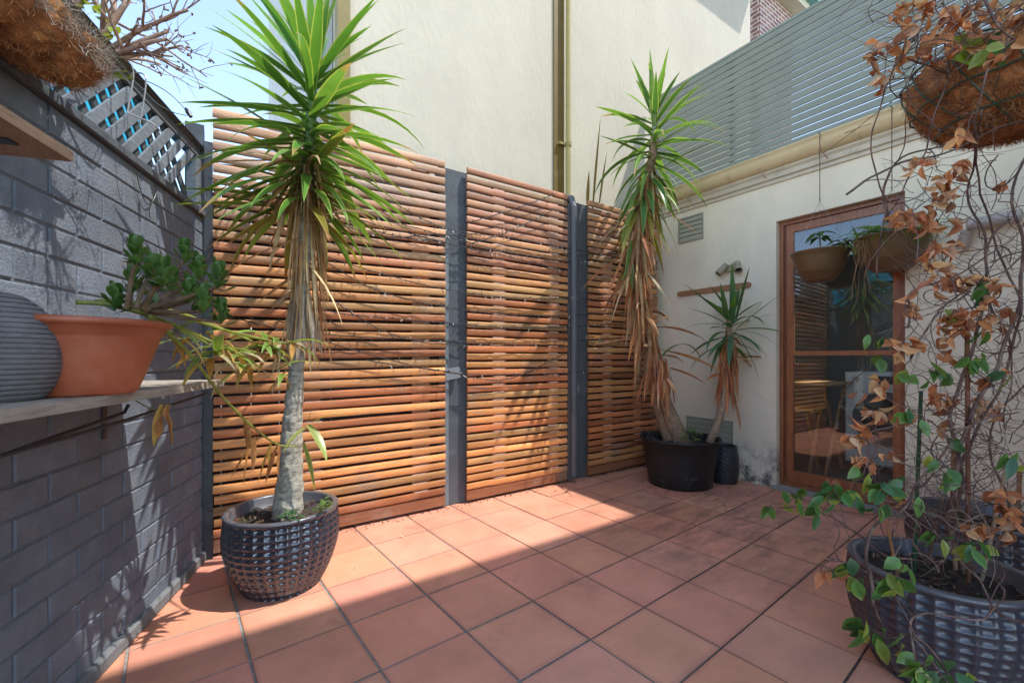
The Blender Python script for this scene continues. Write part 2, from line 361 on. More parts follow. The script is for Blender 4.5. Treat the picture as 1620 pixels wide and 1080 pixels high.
# litter of soil and leaf crumbs along the foot of the fence
lt = MB()
for _ in range(650):
    u = U(-.3, 3.7); w_ = -abs(random.gauss(0, .035)) - .005
    if R() < .3: a_ = U(0, 2*PI); rr = U(.24, .4); u, w_ = 3.36+rr*math.cos(a_), -.6+rr*math.sin(a_)
    s_ = U(.002, .006); c = jit((.12, .08, .05), .5)
    lt.obox((u, w_, .001), (s_*U(.5, 2.5), s_*U(-1, 1), 0), (s_*U(-.5, .5), s_, 0), (0, 0, s_*.6), c)
tag(lt.build('leaf_litter', m_soil), 'dark crumbs of soil and leaf litter along the foot of the fence', 'litter', kind='stuff')
for k in range(9):
    px, py = [(1150, 800), (1235, 815), (1180, 785), (880, 775), (640, 850), (1290, 870), (1010, 770), (560, 900), (1130, 790)][k]
    q = MB(); p_ = flo(px, py, .004); a_ = U(0, 6); oval(q, p_, (math.cos(a_), math.sin(a_), .05), (0, 0, 1), U(.02, .045), U(.006, .016), jit(random.choice(DRY), .3), cup=.5, curl=-.3)
    tag(q.build('fallen_leaf', m_dry), 'small dry leaf scrap lying on the terracotta tiles', 'leaf', group='dry leaf scraps fallen on the tiles')
# ================================================================ LEFT BRICK WALL
t = thing('brick_wall', 'grey painted brick wall along the left side of the courtyard', 'wall', LW(1.8, 0, 0))
mo = MB(); mo.obox(LW(0, -.0045, 0), LD*3.9, -LN*.2, Vector((0, 0, 1.855)), (.13, .14, .16)); mo.build('mortar_core', m_mortar, t)
b = MB(); rh, bl, mg = .0915, .252, .0085
for r in range(20):
    off = (.5 if r % 2 else 0)*bl; l = -off + .004
    while l < 3.9:
        l0 = max(l, 0.002); l1 = min(l + bl - mg, 3.9)
        if l1 - l0 > .02:
            k = U(.88, 1.12); col = (.14*k, .162*k, .20*k)
            if l > 1.7 and R() < .35: col = (.19*k, .18*k, .17*k)
            dz = U(-.001, .001); po = U(-.0015, .0015)
            b.obox(LW(l0, po, .03 + r*rh + dz), LD*(l1-l0), -LN*.06, Vector((0, 0, rh-mg)), col, ch=.0035)
        l += bl
b.build('brickwork', m_brick, t)
sk = MB(); sk.obox(LW(0, .02, 0), LD*3.9, -LN*.05, Vector((0, 0, .055)), (.16, .165, .17), .008); sk.build('skirting', m_conc, t)
cp = MB(); cp.obox(LW(0, .018, 1.857), LD*3.9, -LN*.14, Vector((0, 0, .035)), (.09, .10, .115), .004); cp.build('capping_rail', m_wood, t)

# lattice on top of the wall
t = thing('lattice_fence', 'grey timber lattice trellis standing on the brick wall', 'lattice', LW(.9, 0, 1.9))
rl = MB(); rl.obox(LW(-.02, -.008, 2.168), LD*3.9, -LN*.045, Vector((0, 0, .05)), (.10, .105, .115), .004)
rl.obox(LW(-.02, -.06, 2.2175), LD*3.9, LN*.07, Vector((0, 0, .014)), (.13, .135, .14), .003); rl.build('top_rail', m_wood, t)
for l in (.02, 1.32, 2.62):
    pb = MB(); pb.obox(LW(l, -.006, 1.893), LD*.06, -LN*.05, Vector((0, 0, .274)), (.13, .14, .155), .004); pb.build('post', m_wood, t)
z0, z1 = 1.894, 2.167; hh = z1-z0
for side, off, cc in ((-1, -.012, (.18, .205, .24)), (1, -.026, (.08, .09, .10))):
    ba = MB(); l = -.2
    while l < 3.9:
        la, lb = (l, l+hh) if side > 0 else (l+hh, l); w2 = .029
        if max(la, lb) < 3.85 and min(la, lb) > .05:
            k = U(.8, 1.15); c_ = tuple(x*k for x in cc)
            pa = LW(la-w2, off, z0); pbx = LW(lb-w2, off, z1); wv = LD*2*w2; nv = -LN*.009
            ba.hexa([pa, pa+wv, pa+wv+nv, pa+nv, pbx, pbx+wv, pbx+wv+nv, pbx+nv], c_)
        l += .108
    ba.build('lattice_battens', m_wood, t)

# dark post in the corner between wall and fence
p = MB(); p.box(-.135, -.05, -.02, .09, 0, 2.36, (.05, .055, .062)); p.box(-.05, -.012, -.035, .02, 0, 2.27, (.035, .038, .045))
tag(p.build('corner_post', m_dark), 'dark grey timber post in the corner where brick wall meets slat fence', 'post')

# ================================================================ SLATTED FENCE
t = thing('slat_fence', 'stained horizontal timber slat fence across the back of the courtyard', 'fence', (1.9, 0, 0))
def slat_panel(u0, u1, ztop_l, ztop_r, shade=1.0, jog=0.0, bat=None):
    mb = MB(); pitch = .0612; k = 0; z = .10
    while True:
        zt = min(ztop_l, ztop_r)
        if z + .046 > zt + .03: break
        seg = max(3, int((u1-u0)/.16)); hgt = .0502 + U(-.002, .0015); ks = U(.68, 1.22)
        th = z/2.55
        base = (.60, .255, .085) if R() > .35 else (.46, .155, .055)
        if R() < .14: base = (.52, .27, .10)
        if th > .60: f_ = min(1, (th-.60)/.25)*(.75 if u0 < 1 else .35)*U(.5, 1.1); base = tuple(x*(1-f_) + y*f_ for x, y in zip(base, (.44, .31, .25)))
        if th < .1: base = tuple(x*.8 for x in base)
        prof = []
        for q in range(7):
            a = -PI/2 + PI*q/6; prof.append((-.006 - .016*math.cos(a)**.38 if abs(math.cos(a)) > 1e-6 else -.006, hgt/2 + hgt/2*math.sin(a)*.98))
        prof += [(.0, hgt*.98), (.0, .01*hgt)]
        ph = U(0, 50); tilt = U(-.0035, .0035)
        vs = []; cs = []; nP = len(prof)
        cuts = [random.choice(bat)+U(.02, .08)] if bat else [u0+.5]; k2 = U(.72, 1.3); seg = max(6, int((u1-u0)/.09)); of2 = U(-.0035, .0035)
        for i in range(seg+1):
            u = u0 + (u1-u0)*i/seg + (U(-.004, .004) if i in (0, seg) else 0)
            dz = .0035*noise.noise(Vector((u*2.2, ph, 0))) + tilt*(i/seg-.5) + (ztop_r-ztop_l)*(i/seg)*(z/zt)
            dy = .003*noise.noise(Vector((u*1.5, ph+9, 3)))
            kk = ks*(k2 if u > cuts[0] and jog else 1.0); dz += of2 if u > cuts[0] else 0; kk *= 1 + .22*noise.noise(Vector((u*1.7, ph, 7)))
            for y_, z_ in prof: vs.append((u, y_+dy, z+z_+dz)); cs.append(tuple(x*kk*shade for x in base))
        fs = []
        for i in range(seg):
            for q in range(nP): j = (q+1) % nP; fs.append((i*nP+q, i*nP+j, (i+1)*nP+j, (i+1)*nP+q))
        fs.append(tuple(range(nP))); fs.append(tuple(seg*nP + q for q in range(nP-1, -1, -1)))
        mb.add(vs, fs, cs)
        for bx in (bat or []):
            if z + .12 < min(ztop_l, ztop_r): x_ = bx + U(-.005, .012); zz = z + hgt + tilt*((x_-u0)/(u1-u0)-.5); mb.box(x_, x_+.10, -.0165, -.004, zz-.001, zz+.0055, jit((.70, .46, .36), .15))
        z += pitch; k += 1
    return mb
for (a, b_, zl, zr, sh, lab) in ((-.01, 1.385, 2.50, 2.56, 1, 'widest slat panel, on the left, paler and weathered towards its top'),
                           (1.566, 2.562, 2.545, 2.545, 1, 'middle slat panel in warm orange brown'),
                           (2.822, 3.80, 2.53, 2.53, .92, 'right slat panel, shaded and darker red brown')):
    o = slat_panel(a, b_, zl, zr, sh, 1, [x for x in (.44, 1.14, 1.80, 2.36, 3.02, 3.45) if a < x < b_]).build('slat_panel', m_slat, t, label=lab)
for (a, b_) in ((.44, .54), (1.14, 1.27), (1.80, 1.93), (2.36, 2.46), (3.02, 3.12), (3.45, 3.55)):
    q = MB(); q.box(a, b_, .001, .022, .1, 2.45, (.34, .17, .09)); q.build('batten', m_wood, t)
kb = MB()
for a, b_ in ((-.01, 1.385), (1.566, 2.562), (2.822, 3.85)): kb.box(a, b_, -.014, .02, .022, .096, (.26, .10, .045))
kb.build('kickboard', m_slat, t)
for a, b_, zt, cc in ((1.385, 1.565, 2.5, (.075, .085, .095)), (2.565, 2.822, 2.50, (.085, .09, .092))):
    q = MB(); q.box(a-.03, b_+.03, .0245, .10, 0, zt, cc)
    if a > 2: q.box(a+.002, a+.05, -.035, .0045, 0.02, 2.44, (.10, .10, .10))
    else: q.box(a+.002, a+.03, -.012, .0045, .02, 1.95, (.16, .18, .19))
    q.build('fence_post', m_dark, t)
bk = MB()
for a in range(27):
    u = -.12 + a*.15; bk.box(u, u+.146, .13, .148, 0, (2.05 if u < .7 else 2.46)+U(-.01, .01), (.05, .05, .055))
bk.build('rear_paling', m_dark, t)
rp = MB(); q0 = fen(708, 600, -.02)
rp.obox((1.39, -.02, .93), (.12, 0, .02), (0, .02, 0), (-.01, 0, .08), (.2, .22, .24)); rp.build('metal_bracket', m_metal, t)

# ================================================================ NEIGHBOUR'S CREAM BUILDING
t = thing('rendered_building', 'tall cream rendered building wall rising behind the slat fence', 'building', (3.5, .35, 0))
w_ = MB(); w_.box(.806, 6.4, .36, 6.0, 0, 9.0, (.53, .475, .375)); w_.build('wall', m_cream, t)
w_ = MB(); w_.box(.715, .80, .32, .42, 0, 9.0, (.20, .15, .035)); w_.build('corner_trim', m_paint, t)
w_ = MB(); w_.box(.70, .80, .95, 5.0, 0, 8.5, (.40, .41, .42)); w_.box(.60, .80, .90, .97, 0, 8.5, (.42, .43, .44)); w_.build('rear_wall', m_cream, t)
a = fen(876, 100, .35); b2 = fen(892, 100, .35)
w_ = MB(); w_.box(a.x, b2.x, .345, .3595, 2.0, 9, (.15, .095, .02)); w_.build('pipe_shadow_strip', m_paint, t)  # thin dark strip, coloured to stand for the downpipe's shadow on the wall
a = fen(899, 300, .30)
w_ = MB(); w_.tube([(a.x, .3, 2.50), (a.x, .3, 3.3), (a.x+.004, .3, 5), (a.x, .3, 9)], .025, 14, (.38, .30, .11)); w_.tube([(a.x, .3, 3.16), (a.x, .3, 3.2)], .032, 14, (.30, .23, .08))
w_.box(a.x-.1, a.x, .31, .34, 3.17, 3.19, (.3, .23, .08))
w_.build('downpipe', m_paint, t)
# eave that throws the shade on the upper right of the wall
ev = MB(); ev.box(.7, 6.64, -.05, .355, 6.89, 7.05, (.5, .5, .45)); ev.build('eave', m_cream, t)
dp = MB(); dp.tube([(2.60, -.06, .06), (2.60, -.06, 2.42), (2.60, -.03, 2.5), (2.63, .1, 2.56), (a.x, .28, 2.60)], .028, 14, (.10, .105, .11))
tag(dp.build('downpipe', m_dark), 'dark grey round pipe running down the right fence post', 'pipe')

# far brick house
t = thing('brick_house', 'dark red brick house seen above the slatted screen', 'house', (9.7, 3, 0))
w_ = MB(); w_.box(9, 10.35, 1.5, 6, 0, 8.55, (.3, .2, .2)); w_.build('wall', m_redbrick, t)
w_ = MB(); w_.box(8.9, 10.6, 1.25, 6.2, 8.55, 8.75, (.5, .46, .35)); w_.box(8.9, 10.75, 1.1, 1.3, 8.7, 8.85, (.1, .3, .3)); w_.build('gutter', m_paint, t)

# ================================================================ RIGHT EXTENSION
UR = 3.9
t = thing('extension_building', 'low rendered extension with a tall timber window on the right', 'building', (UR, -1.6, 0))
ya, yb, zo, zt = -1.136, -1.965, .03, 2.24
w_ = MB(); wc = (.80, .705, .545)
w_.box(UR, UR+.24, ya, .30, 0, 2.66, wc); w_.box(UR, UR+.24, -3.9, yb, 0, 2.66, wc); w_.box(UR, UR+.24, yb, ya, zt, 2.66, wc)
w_.build('wall', m_wallr, t)
w_ = MB(); prof = [(0, 2.56), (-.018, 2.562), (-.02, 2.585), (-.012, 2.59), (-.03, 2.60), (-.034, 2.635), (-.05, 2.655), (-.052, 2.67), (-.07, 2.69)]
def extr(mb, prof, y0, y1, col, u0=UR, ns=1):
    vs = []; n = len(prof)
    for i in range(ns+1):
        y = y0 + (y1-y0)*i/ns
        for x, z in prof: vs.append((u0+x, y, z + (0.004*noise.noise(Vector((y*2, 0, 3))) if ns > 1 else 0)))
    mb.add(vs, [(i*n+k, i*n+k+1, (i+1)*n+k+1, (i+1)*n+k) for i in range(ns) for k in range(n-1)], col)
extr(w_, prof, .05, -3.9, (.55, .47, .36), ns=24); w_.build('cornice', m_paint, t)
w_ = MB(); prof = [(-.002, 2.66), (-.055, 2.668), (-.085, 2.685), (-.105, 2.71), (-.115, 2.745), (-.118, 2.775), (-.126, 2.78), (-.126, 2.79), (-.112, 2.79), (-.108, 2.72), (-.05, 2.69)]
extr(w_, prof, .05, -3.9, (.60, .46, .27), ns=24)
w_.build('gutter', m_paint, t, smooth=True)
for y in (-.35, -1.05, -1.5, -2.2): w_ = MB(); w_.tube([(UR-.11, y, 2.69), (UR-.09, y-.02, 2.63), (UR-.05, y-.03, 2.61)], .004, 5, (.35, .24, .14)); w_.build('gutter_bracket', m_paint, t)
w_ = MB()
for x0, x1, y0, y1 in ((UR-.05, 4.3, -3.9, .2), (5.9, 6.8, -3.9, .2), (4.3, 5.9, -1.6, .2), (4.3, 5.9, -3.9, -3.3)): w_.box(x0, x1, y0, y1, 2.70, 2.74, (.45, .47, .48))  # gap added in the roof so sky light brightens the room
w_.build('roof', m_metal, t)
w_ = MB(); w_.box(UR-.045, UR+.24, yb-.06, ya+.02, 0, .026, (.32, .31, .29)); w_.build('door_sill', m_conc, t)
# room behind the glass
w_ = MB(); dk = (.30, .29, .28)
w_.box(4.15, 6.6, -3.4, .1, .0, .06, (.07, .06, .055)); w_.box(6.5, 6.6, -3.4, .1, .06, 2.6, dk); w_.box(4.15, 6.5, .0, .1, .06, 2.6, dk); w_.box(4.15, 6.5, -3.4, -3.3, .06, 2.6, dk); w_.box(4.15, 6.6, -1.6, .1, 2.55, 2.62, dk)
w_.build('room_lining', m_room, t)
# sash window
fx0, fx1 = UR+.055, UR+.13; fc = (.30, .105, .045)
def rect_frame(mb, x0, x1, y0, y1, z0, z1, wd, wt, wb, col):
    mb.box(x0, x1, y0, y0+wd, z0, z1, col); mb.box(x0, x1, y1-wd, y1, z0, z1, col)
    mb.box(x0+.0015, x1-.0015, y0+wd, y1-wd, z1-wt, z1-.001, col); mb.box(x0+.0015, x1-.0015, y0+wd, y1-wd, z0+.001, z0+wb, col)
wf = MB(); rect_frame(wf, fx0, fx1, yb+.002, ya-.002, .0265, zt-.002, .030, .030, .03, fc)
wf.box(fx0+.02, fx0+.032, ya-.044, ya-.0325, .058, zt-.033, (.2, .07, .03)); window = wf.build('window_frame', m_frame, t)
sa = MB(); rect_frame(sa, fx0+.022, fx0+.052, yb+.033, ya-.046, .058, zt-.034, .052, .065, .10, (.34, .12, .05))
sa.box(fx0+.018, fx0+.05, yb+.086, ya-.099, 1.115, 1.15, (.36, .135, .055)); sa.build('sash', m_frame, window)
gl = MB(); gl.box(fx0+.035, fx0+.039, yb+.08, ya-.093, .15, zt-.09, (1, 1, 1)); gl.build('pane', m_glass, window)
# folding table and stool in the room
def xleg(mb, x0, x1, y, z0, z1, c_): mb.hexa([(x0, y, z0), (x0+.03, y, z0), (x0+.03, y+.02, z0), (x0, y+.02, z0), (x1, y, z1), (x1+.03, y, z1), (x1+.03, y+.02, z1), (x1, y+.02, z1)], c_)
tw_ = (.50, .30, .14)
for lab, nm, x0, x1, y0, y1, zt_, cat in (('pale wooden folding table inside the room behind the window', 'folding_table', 4.42, 4.95, -1.34, -.75, .87, 'table'), ('low slatted wooden stool under the folding table indoors', 'folding_stool', 4.34, 4.70, -1.24, -.88, .64, 'stool')):
    tt_ = thing(nm, lab, cat, ((x0+x1)/2, (y0+y1)/2, .06)); q = MB(); nn = 6
    for i in range(nn): q.box(x0+(x1-x0)*i/nn+.004, x0+(x1-x0)*(i+1)/nn-.004, y0, y1, zt_-.02, zt_, tw_)
    q.build('top', m_wood, tt_)
    for y in (y0+.04, y1-.06):
        q = MB(); xleg(q, x0+.03, x1-.08, y, .06, zt_-.021, (.36, .2, .1)); q.build('leg', m_wood, tt_); q = MB(); xleg(q, x1-.08, x0+.03, y+.022, .06, zt_-.021, (.36, .2, .1)); q.build('leg', m_wood, tt_)
# vents
def vent(px0, py0, px1, py1, label, n):
    p0 = rgt(px0, (py0[0]), UR); p1 = rgt(px1, py1[0], UR); zb = (rgt(px0, py0[1]).z + rgt(px1, py1[1]).z)/2; zt_ = (p0.z + p1.z)/2
    y0, y1 = p1.y, p0.y; tv = thing('wall_vent', label, 'vent', (UR, (y0+y1)/2, zb))
    fr = MB(); rect_frame(fr, UR-.014, UR-.0015, y0, y1, zb, zt_, .014, .014, .014, (.33, .32, .25)); fr.build('frame', m_paint, tv)
    bk_ = MB(); bk_.box(UR-.004, UR-.0015, y0+.014, y1-.014, zb+.014, zt_-.014, (.10, .10, .08)); bk_.build('backing', m_paint, tv)
    lv = MB(); h = (zt_-zb-.028)/n
    for i in range(n):
        z = zb+.014+i*h; a_ = (UR-.013, z+.001); b_ = (UR-.005, z+h*.92)
        lv.hexa([(a_[0], y0+.014, a_[1]), (a_[0], y1-.014, a_[1]), (a_[0]+.002, y1-.014, a_[1]), (a_[0]+.002, y0+.014, a_[1]), (b_[0], y0+.014, b_[1]), (b_[0], y1-.014, b_[1]), (b_[0]+.002, y1-.014, b_[1]), (b_[0]+.002, y0+.014, b_[1])], (.36, .35, .27))
    lv.build('louvre', m_paint, tv)
vent(1074, (347, 386), 1113, (336, 378), 'square louvred vent high on the rendered wall under the gutter', 5)
vent(1087, (658, 700), 1160, (665, 712), 'wide louvred vent low on the rendered wall behind the black tub', 5)

# slatted privacy screen above the gutter
US = 4.12; t = thing('slatted_screen', 'grey green horizontal slatted privacy screen above the gutter', 'screen', (US, -1.6, 2.8))
sc_ = MB(); z = 2.86; k = 0
while z < 4.0:
    c_ = (.235, .25, .215); kk = U(.95, 1.05)
    sc_.obox((US, .3, z), (0, -4.6, 0), (.016, 0, 0), (0, 0, .0545), tuple(x*kk for x in c_), .002); z += .0645; k += 1
sc_.build('slats', m_screen, t)
for y in (-.62, -1.92, -3.2, .26):
    q = MB(); q.box(US+.018, US+.058, y-.02, y+.02, 2.83, 4.0, (.23, .26, .23)); q.build('post', m_screen, t)
q = MB(); q.box(US-.004, US+.06, -4.3, .3, 4.012, 4.035, (.24, .27, .24)); q.build('top_rail', m_screen, t)

# ================================================================ THINGS ON THE RIGHT WALL
t = thing('coat_rail', 'brown wooden rail with rounded ends fixed on the rendered wall', 'rail', rgt(1130, 458))
a = rgt(1074, 465); b2 = rgt(1188, 451); q = MB(); zc = (a.z+b2.z)/2; y0, y1 = b2.y, a.y
vs = []; n = 8
for x in (UR-.022, UR-.001):
    for k in range(n): an = PI/2+PI*k/(n-1); vs.append((x, y0+.018+math.cos(an)*.024, zc+math.sin(an)*.024))
    for k in range(n): an = -PI/2+PI*k/(n-1); vs.append((x, y1-.018+math.cos(an)*.024, zc+math.sin(an)*.024))
q.add(vs, [tuple(range(2*n)), tuple(range(4*n-1, 2*n-1, -1))] + [(k, k+2*n, (k+1) % (2*n)+2*n, (k+1) % (2*n)) for k in range(2*n)], (.36, .17, .085)); q.build('board', m_wood, t)
for yy in (y0+.05, (y0+y1)/2, y1-.05):
    s_ = MB(); s_.tube([(UR-.025, yy, zc), (UR-.021, yy, zc)], .004, 8, (.2, .2, .2)); s_.build('screw', m_metal, t)
def spot(px, py, label, wide):
    c_ = rgt(px, py); t_ = thing('wall_light', label, 'light', c_)
    q = MB(); q.box(UR-.03, UR-.001, c_.y-wide/2, c_.y+wide/2, c_.z-.025, c_.z+.035, (.33, .28, .17)); q.build('base', m_metal, t_)
    for sgn in (-1, 1):
        yy = c_.y + sgn*wide*.42; d = Vector((-.55, sgn*.45, -.75)).normalized(); s0 = Vector((UR-.045, yy, c_.z+.012))
        h_ = MB(); h_.tube([s0-d*.035, s0+d*.075], .030, 16, (.30, .25, .17), cap=False); h_.tube([s0-d*.034, s0-d*.03], .029, 16, (.42, .38, .29)); h_.tube([s0+d*.03, s0+d*.032], .0285, 16, (.03, .03, .03)); h_.build('lamp_head', m_metal, t_)
spot(1160, 425, 'brass coloured double spotlight above the wooden rail', .15)
c_ = rgt(1572, 352); t = thing('wall_light', 'long metal wall light behind the vine right of the window', 'light', c_)
q = MB(); q.tube([(UR-.07, c_.y+.10, c_.z), (UR-.07, c_.y-.12, c_.z)], .036, 18, (.42, .38, .34)); q.build('lamp_head', m_metal, t, smooth=False)
q = MB(); q.box(UR-.07, UR-.001, c_.y-.03, c_.y+.03, c_.z-.02, c_.z+.02, (.4, .38, .34)); q.tube([(UR-.06, c_.y+.1, c_.z-.03), (UR-.03, c_.y+.13, c_.z-.14)], .03, 14, (.42, .36, .30)); q.build('base', m_metal, t)

# washing machine in the room
t = thing('washing_machine', 'white front loading washing machine seen through the window', 'washing machine', (5.0, -1.58, .12))
q = MB(); q.obox((4.95, -1.27, .12), (0, -.60, 0), (.55, 0, 0), (0, 0, .84), (.85, .86, .86), .01); q.build('body', m_enamel, t)
q = MB(); q.box(4.944, 4.949, -1.80, -1.52, .86, .93, (.03, .03, .035)); q.build('display', m_enamel, t)
q = MB(); q.tube([(4.93, -1.36, .90), (4.949, -1.36, .90)], .025, 18, (.5, .5, .5)); q.build('knob', m_enamel, t)
q = MB(); n = 36; ce = Vector((4.95, -1.58, .55))
def ring(mb, ce, r0, r1, x0, x1, col):
    vs = []; 
    for k in range(n):
        a_ = 2*PI*k/n; c1, s1 = math.cos(a_), math.sin(a_)
        vs += [(ce.x+x0, ce.y+r0*c1, ce.z+r0*s1), (ce.x+x1, ce.y+r0*c1, ce.z+r0*s1), (ce.x+x1, ce.y+r1*c1, ce.z+r1*s1), (ce.x+x0, ce.y+r1*c1, ce.z+r1*s1)]
    mb.add(vs, [(k*4+a, k*4+(a+1) % 4, ((k+1) % n)*4+(a+1) % 4, ((k+1) % n)*4+a) for k in range(n) for a in range(4)], col)
ring(q, ce, .24, .175, -.002, -.035, (.12, .12, .13)); dr = q.build('door', m_enamel, t)
q = MB(); q.tube([ce+Vector((-.02, 0, 0)), ce+Vector((-.004, 0, 0))], .176, 36, (.015, .015, .02)); q.build('porthole', m_enamel, dr)

# ================================================================ POTS
def faceted_pot(label, c, name='faceted_planter', ncell=34, rot=0.0, mt=None):
    mt = mt or m_glaze
    t = thing(name, label, 'planter', c)
    def R_(z):   # outer radius by height 0..1
        return .17 + .092*math.sin(min(1, z*1.25)*PI/2)**.8 - .012*max(0, (z-.62)/.38)**1.5
    gl = mt is m_gloss; Hh = .375; rows = 12; q = MB(); sub = 8; vs = []; fs = []; cols = ncell*sub; rws = rows*sub
    for j in range(rws+1):
        tz = j/rws; rr = R_(tz)
        for i in range(cols):
            s_ = (i % sub)/sub; cell = i//sub; cv = 1-(2*s_-1)**2; fr = (j/sub + .16*cv) % 1.0
            d = .0030 + .0125*cv**.8*(4*fr*(1-fr))**.6*(.65+.5*fr)
            if j in (0, rws): d = 0
            elif rws-j < 4: d *= (rws-j)/4
            a_ = 2*PI*i/cols + rot
            vs.append(Vector(c)+Vector(((rr-d)*math.cos(a_), (rr-d)*math.sin(a_), tz*(Hh-.012))))
    for j in range(rws):
        for i in range(cols): k = (i+1) % cols; fs.append((j*cols+i, j*cols+k, (j+1)*cols+k, (j+1)*cols+i))
    col = (.046, .047, .062)
    q.add(vs, fs, (.024, .026, .038) if gl else col); q.build('bowl', mt, t, smooth=True)
    q = MB(); r = R_(1); q.lathe(c, [(r-.001, Hh-.013), (r+.001, Hh-.004), (r-.006, Hh), (r-.022, Hh), (r-.028, Hh-.006), (r-.03, Hh-.10), (0.05, Hh-.11)], 72, (.088, .088, .10)); q.build('rim', m_glaze, t, smooth=True)
    q = MB(); q.disc(Vector(c)+Vector((0, 0, Hh-.055)), r-.029, 40, (.055, .04, .03), .02)
    for _ in range(160):
        a_ = U(0, 2*PI); rr = (r-.04)*math.sqrt(R()); pp = Vector(c)+Vector((rr*math.cos(a_), rr*math.sin(a_), Hh-.05)); s_ = U(.004, .012)
        if R() < .4: q.tube([pp, pp+Vector((U(-.03, .03), U(-.03, .03), U(0, .012)))], .0015, 4, jit((.32, .24, .15), .4))
        else: q.obox(pp, (s_, s_*U(-.5, .5), U(-.3, .3)*s_), (s_*U(-.5, .5), s_, 0), (0, 0, s_*.7), jit(random.choice([(.07, .05, .04), (.16, .08, .06), (.2, .17, .13)]), .4))
    q.build('soil', m_soil, t); return t
c1 = W(-1.118, 2.13); faceted_pot('dark blue faceted planter holding the yucca beside the brick wall', c1, rot=.05, mt=m_gloss)
c2 = W(1.49, 1.53); faceted_pot('dark faceted planter at the lower right holding the dry vine', c2)
c3 = W(2.17, 2.03); faceted_pot('dark faceted planter half hidden behind the other one by the window', c3)

# black tub
ct = Vector((3.36, -.59, 0)); t = thing('plant_tub', 'big black plastic tub holding two yuccas in the corner', 'planter', ct)
q = MB(); q.lathe(ct, [(.255, .002), (.262, .01), (.275, .12), (.30, .26), (.322, .385), (.334, .39), (.336, .405), (.33, .41), (.318, .405), (.31, .37), (.29, .30)], 64, (.018, .018, .019)); q.build('body', m_tub, t, smooth=True)
q = MB(); q.disc(ct+Vector((0, 0, .34)), .30, 40, (.05, .038, .03), .02)
q.build('soil', m_soil, t)
q = MB()
for _ in range(34):
    a_ = PI*.55+PI*.7*_/33; rr = U(.2, .30); pp = ct+Vector((rr*math.cos(a_), rr*math.sin(a_), .345)); s_ = U(.03, .055)
    d = rdir()*s_; e = rdir()*s_; q.hexa([pp, pp+d, pp+d+e, pp+e, pp+Vector((0, 0, s_)), pp+d*.8+Vector((0, 0, s_*1.3)), pp+d*.8+e*.7+Vector((0, 0, s_)), pp+e+Vector((0, 0, s_*.8))], (.022, .022, .024))
q.build('plastic_bag', m_plast, t)
cb = W(1.885, 3.86); t = thing('woven_pot', 'small dark woven pattern pot beside the black tub', 'pot', cb)
q = MB(); n = 48; rows = 40; vs = []
for j in range(rows+1):
    tz = j/rows; rr = .095+.014*math.sin(PI*tz) + .004*math.sin(4*tz)
    for i in range(n):
        a_ = 2*PI*i/n; d = .0022*math.sin(i*PI/2 + j*PI/2*.9); vs.append(cb+Vector(((rr+d)*math.cos(a_), (rr+d)*math.sin(a_), tz*.32)))
q.add(vs, [(j*n+i, j*n+(i+1) % n, (j+1)*n+(i+1) % n, (j+1)*n+i) for j in range(rows) for i in range(n)], (.032, .033, .038)); q.build('body', m_plast, t)
q = MB(); q.lathe(cb, [(.098, .32), (.09, .325), (.085, .31), (.08, .25), (.01, .25)], 32, (.028, .028, .032)); q.build('rim', m_plast, t)
q = MB(); pb_ = flo(1195, 768); q.lathe(pb_, [(.001, 0), (.012, .002), (.014, .01), (.008, .018), (.001, .02)], 8, (.55, .5, .42)); tag(q.build('pebble', m_conc), 'small white pebble lying on the tiles by the window', 'pebble')

# ================================================================ YUCCAS
def yucca(label, loc, parts):
    t = thing('yucca', label, 'plant', loc)
    for nm, mb, m, lab in parts: mb.build(nm, m, t, smooth=True, label=lab)
    return t
# 1: tall yucca in the left faceted pot
P1 = smooth_path([c1+Vector((.01, 0, .26)), at(458, 770, 2.15), at(462, 680, 2.15), at(468, 600, 2.14), at(474, 520, 2.13), at(480, 430, 2.12), at(484, 340, 2.12), at(487, 280, 2.12)], 5)
tk = MB(); nP = len(P1); rad = []
for i in range(nP):
    t_ = i/(nP-1); z = P1[i].z
    r = .072 + (.052-.072)*(z-.3)/.35 if z < .65 else (.052 + (.036-.052)*(z-.65)/.4 if z < 1.05 else .034)
    rad.append(r*(1.06 if i % 2 else .97))
bark_tube(tk, P1, rad, (.47, .43, .35), n=56)
cr = MB(); cp_ = [at(484, 330, 2.12), at(487, 270, 2.12), at(491, 210, 2.12), at(494, 150, 2.12), at(498, 95, 2.12)]
cr.tube(cp_, [.03, .028, .026, .022, .006], 12, [(.20, .19, .07), (.16, .22, .06), (.14, .24, .06), (.14, .26, .06), (.14, .26, .06)]); crown(cr, cp_, 122, .55, .050, up=1.4, lo=-.42, droop=.6, old=.06, pw=2.6)
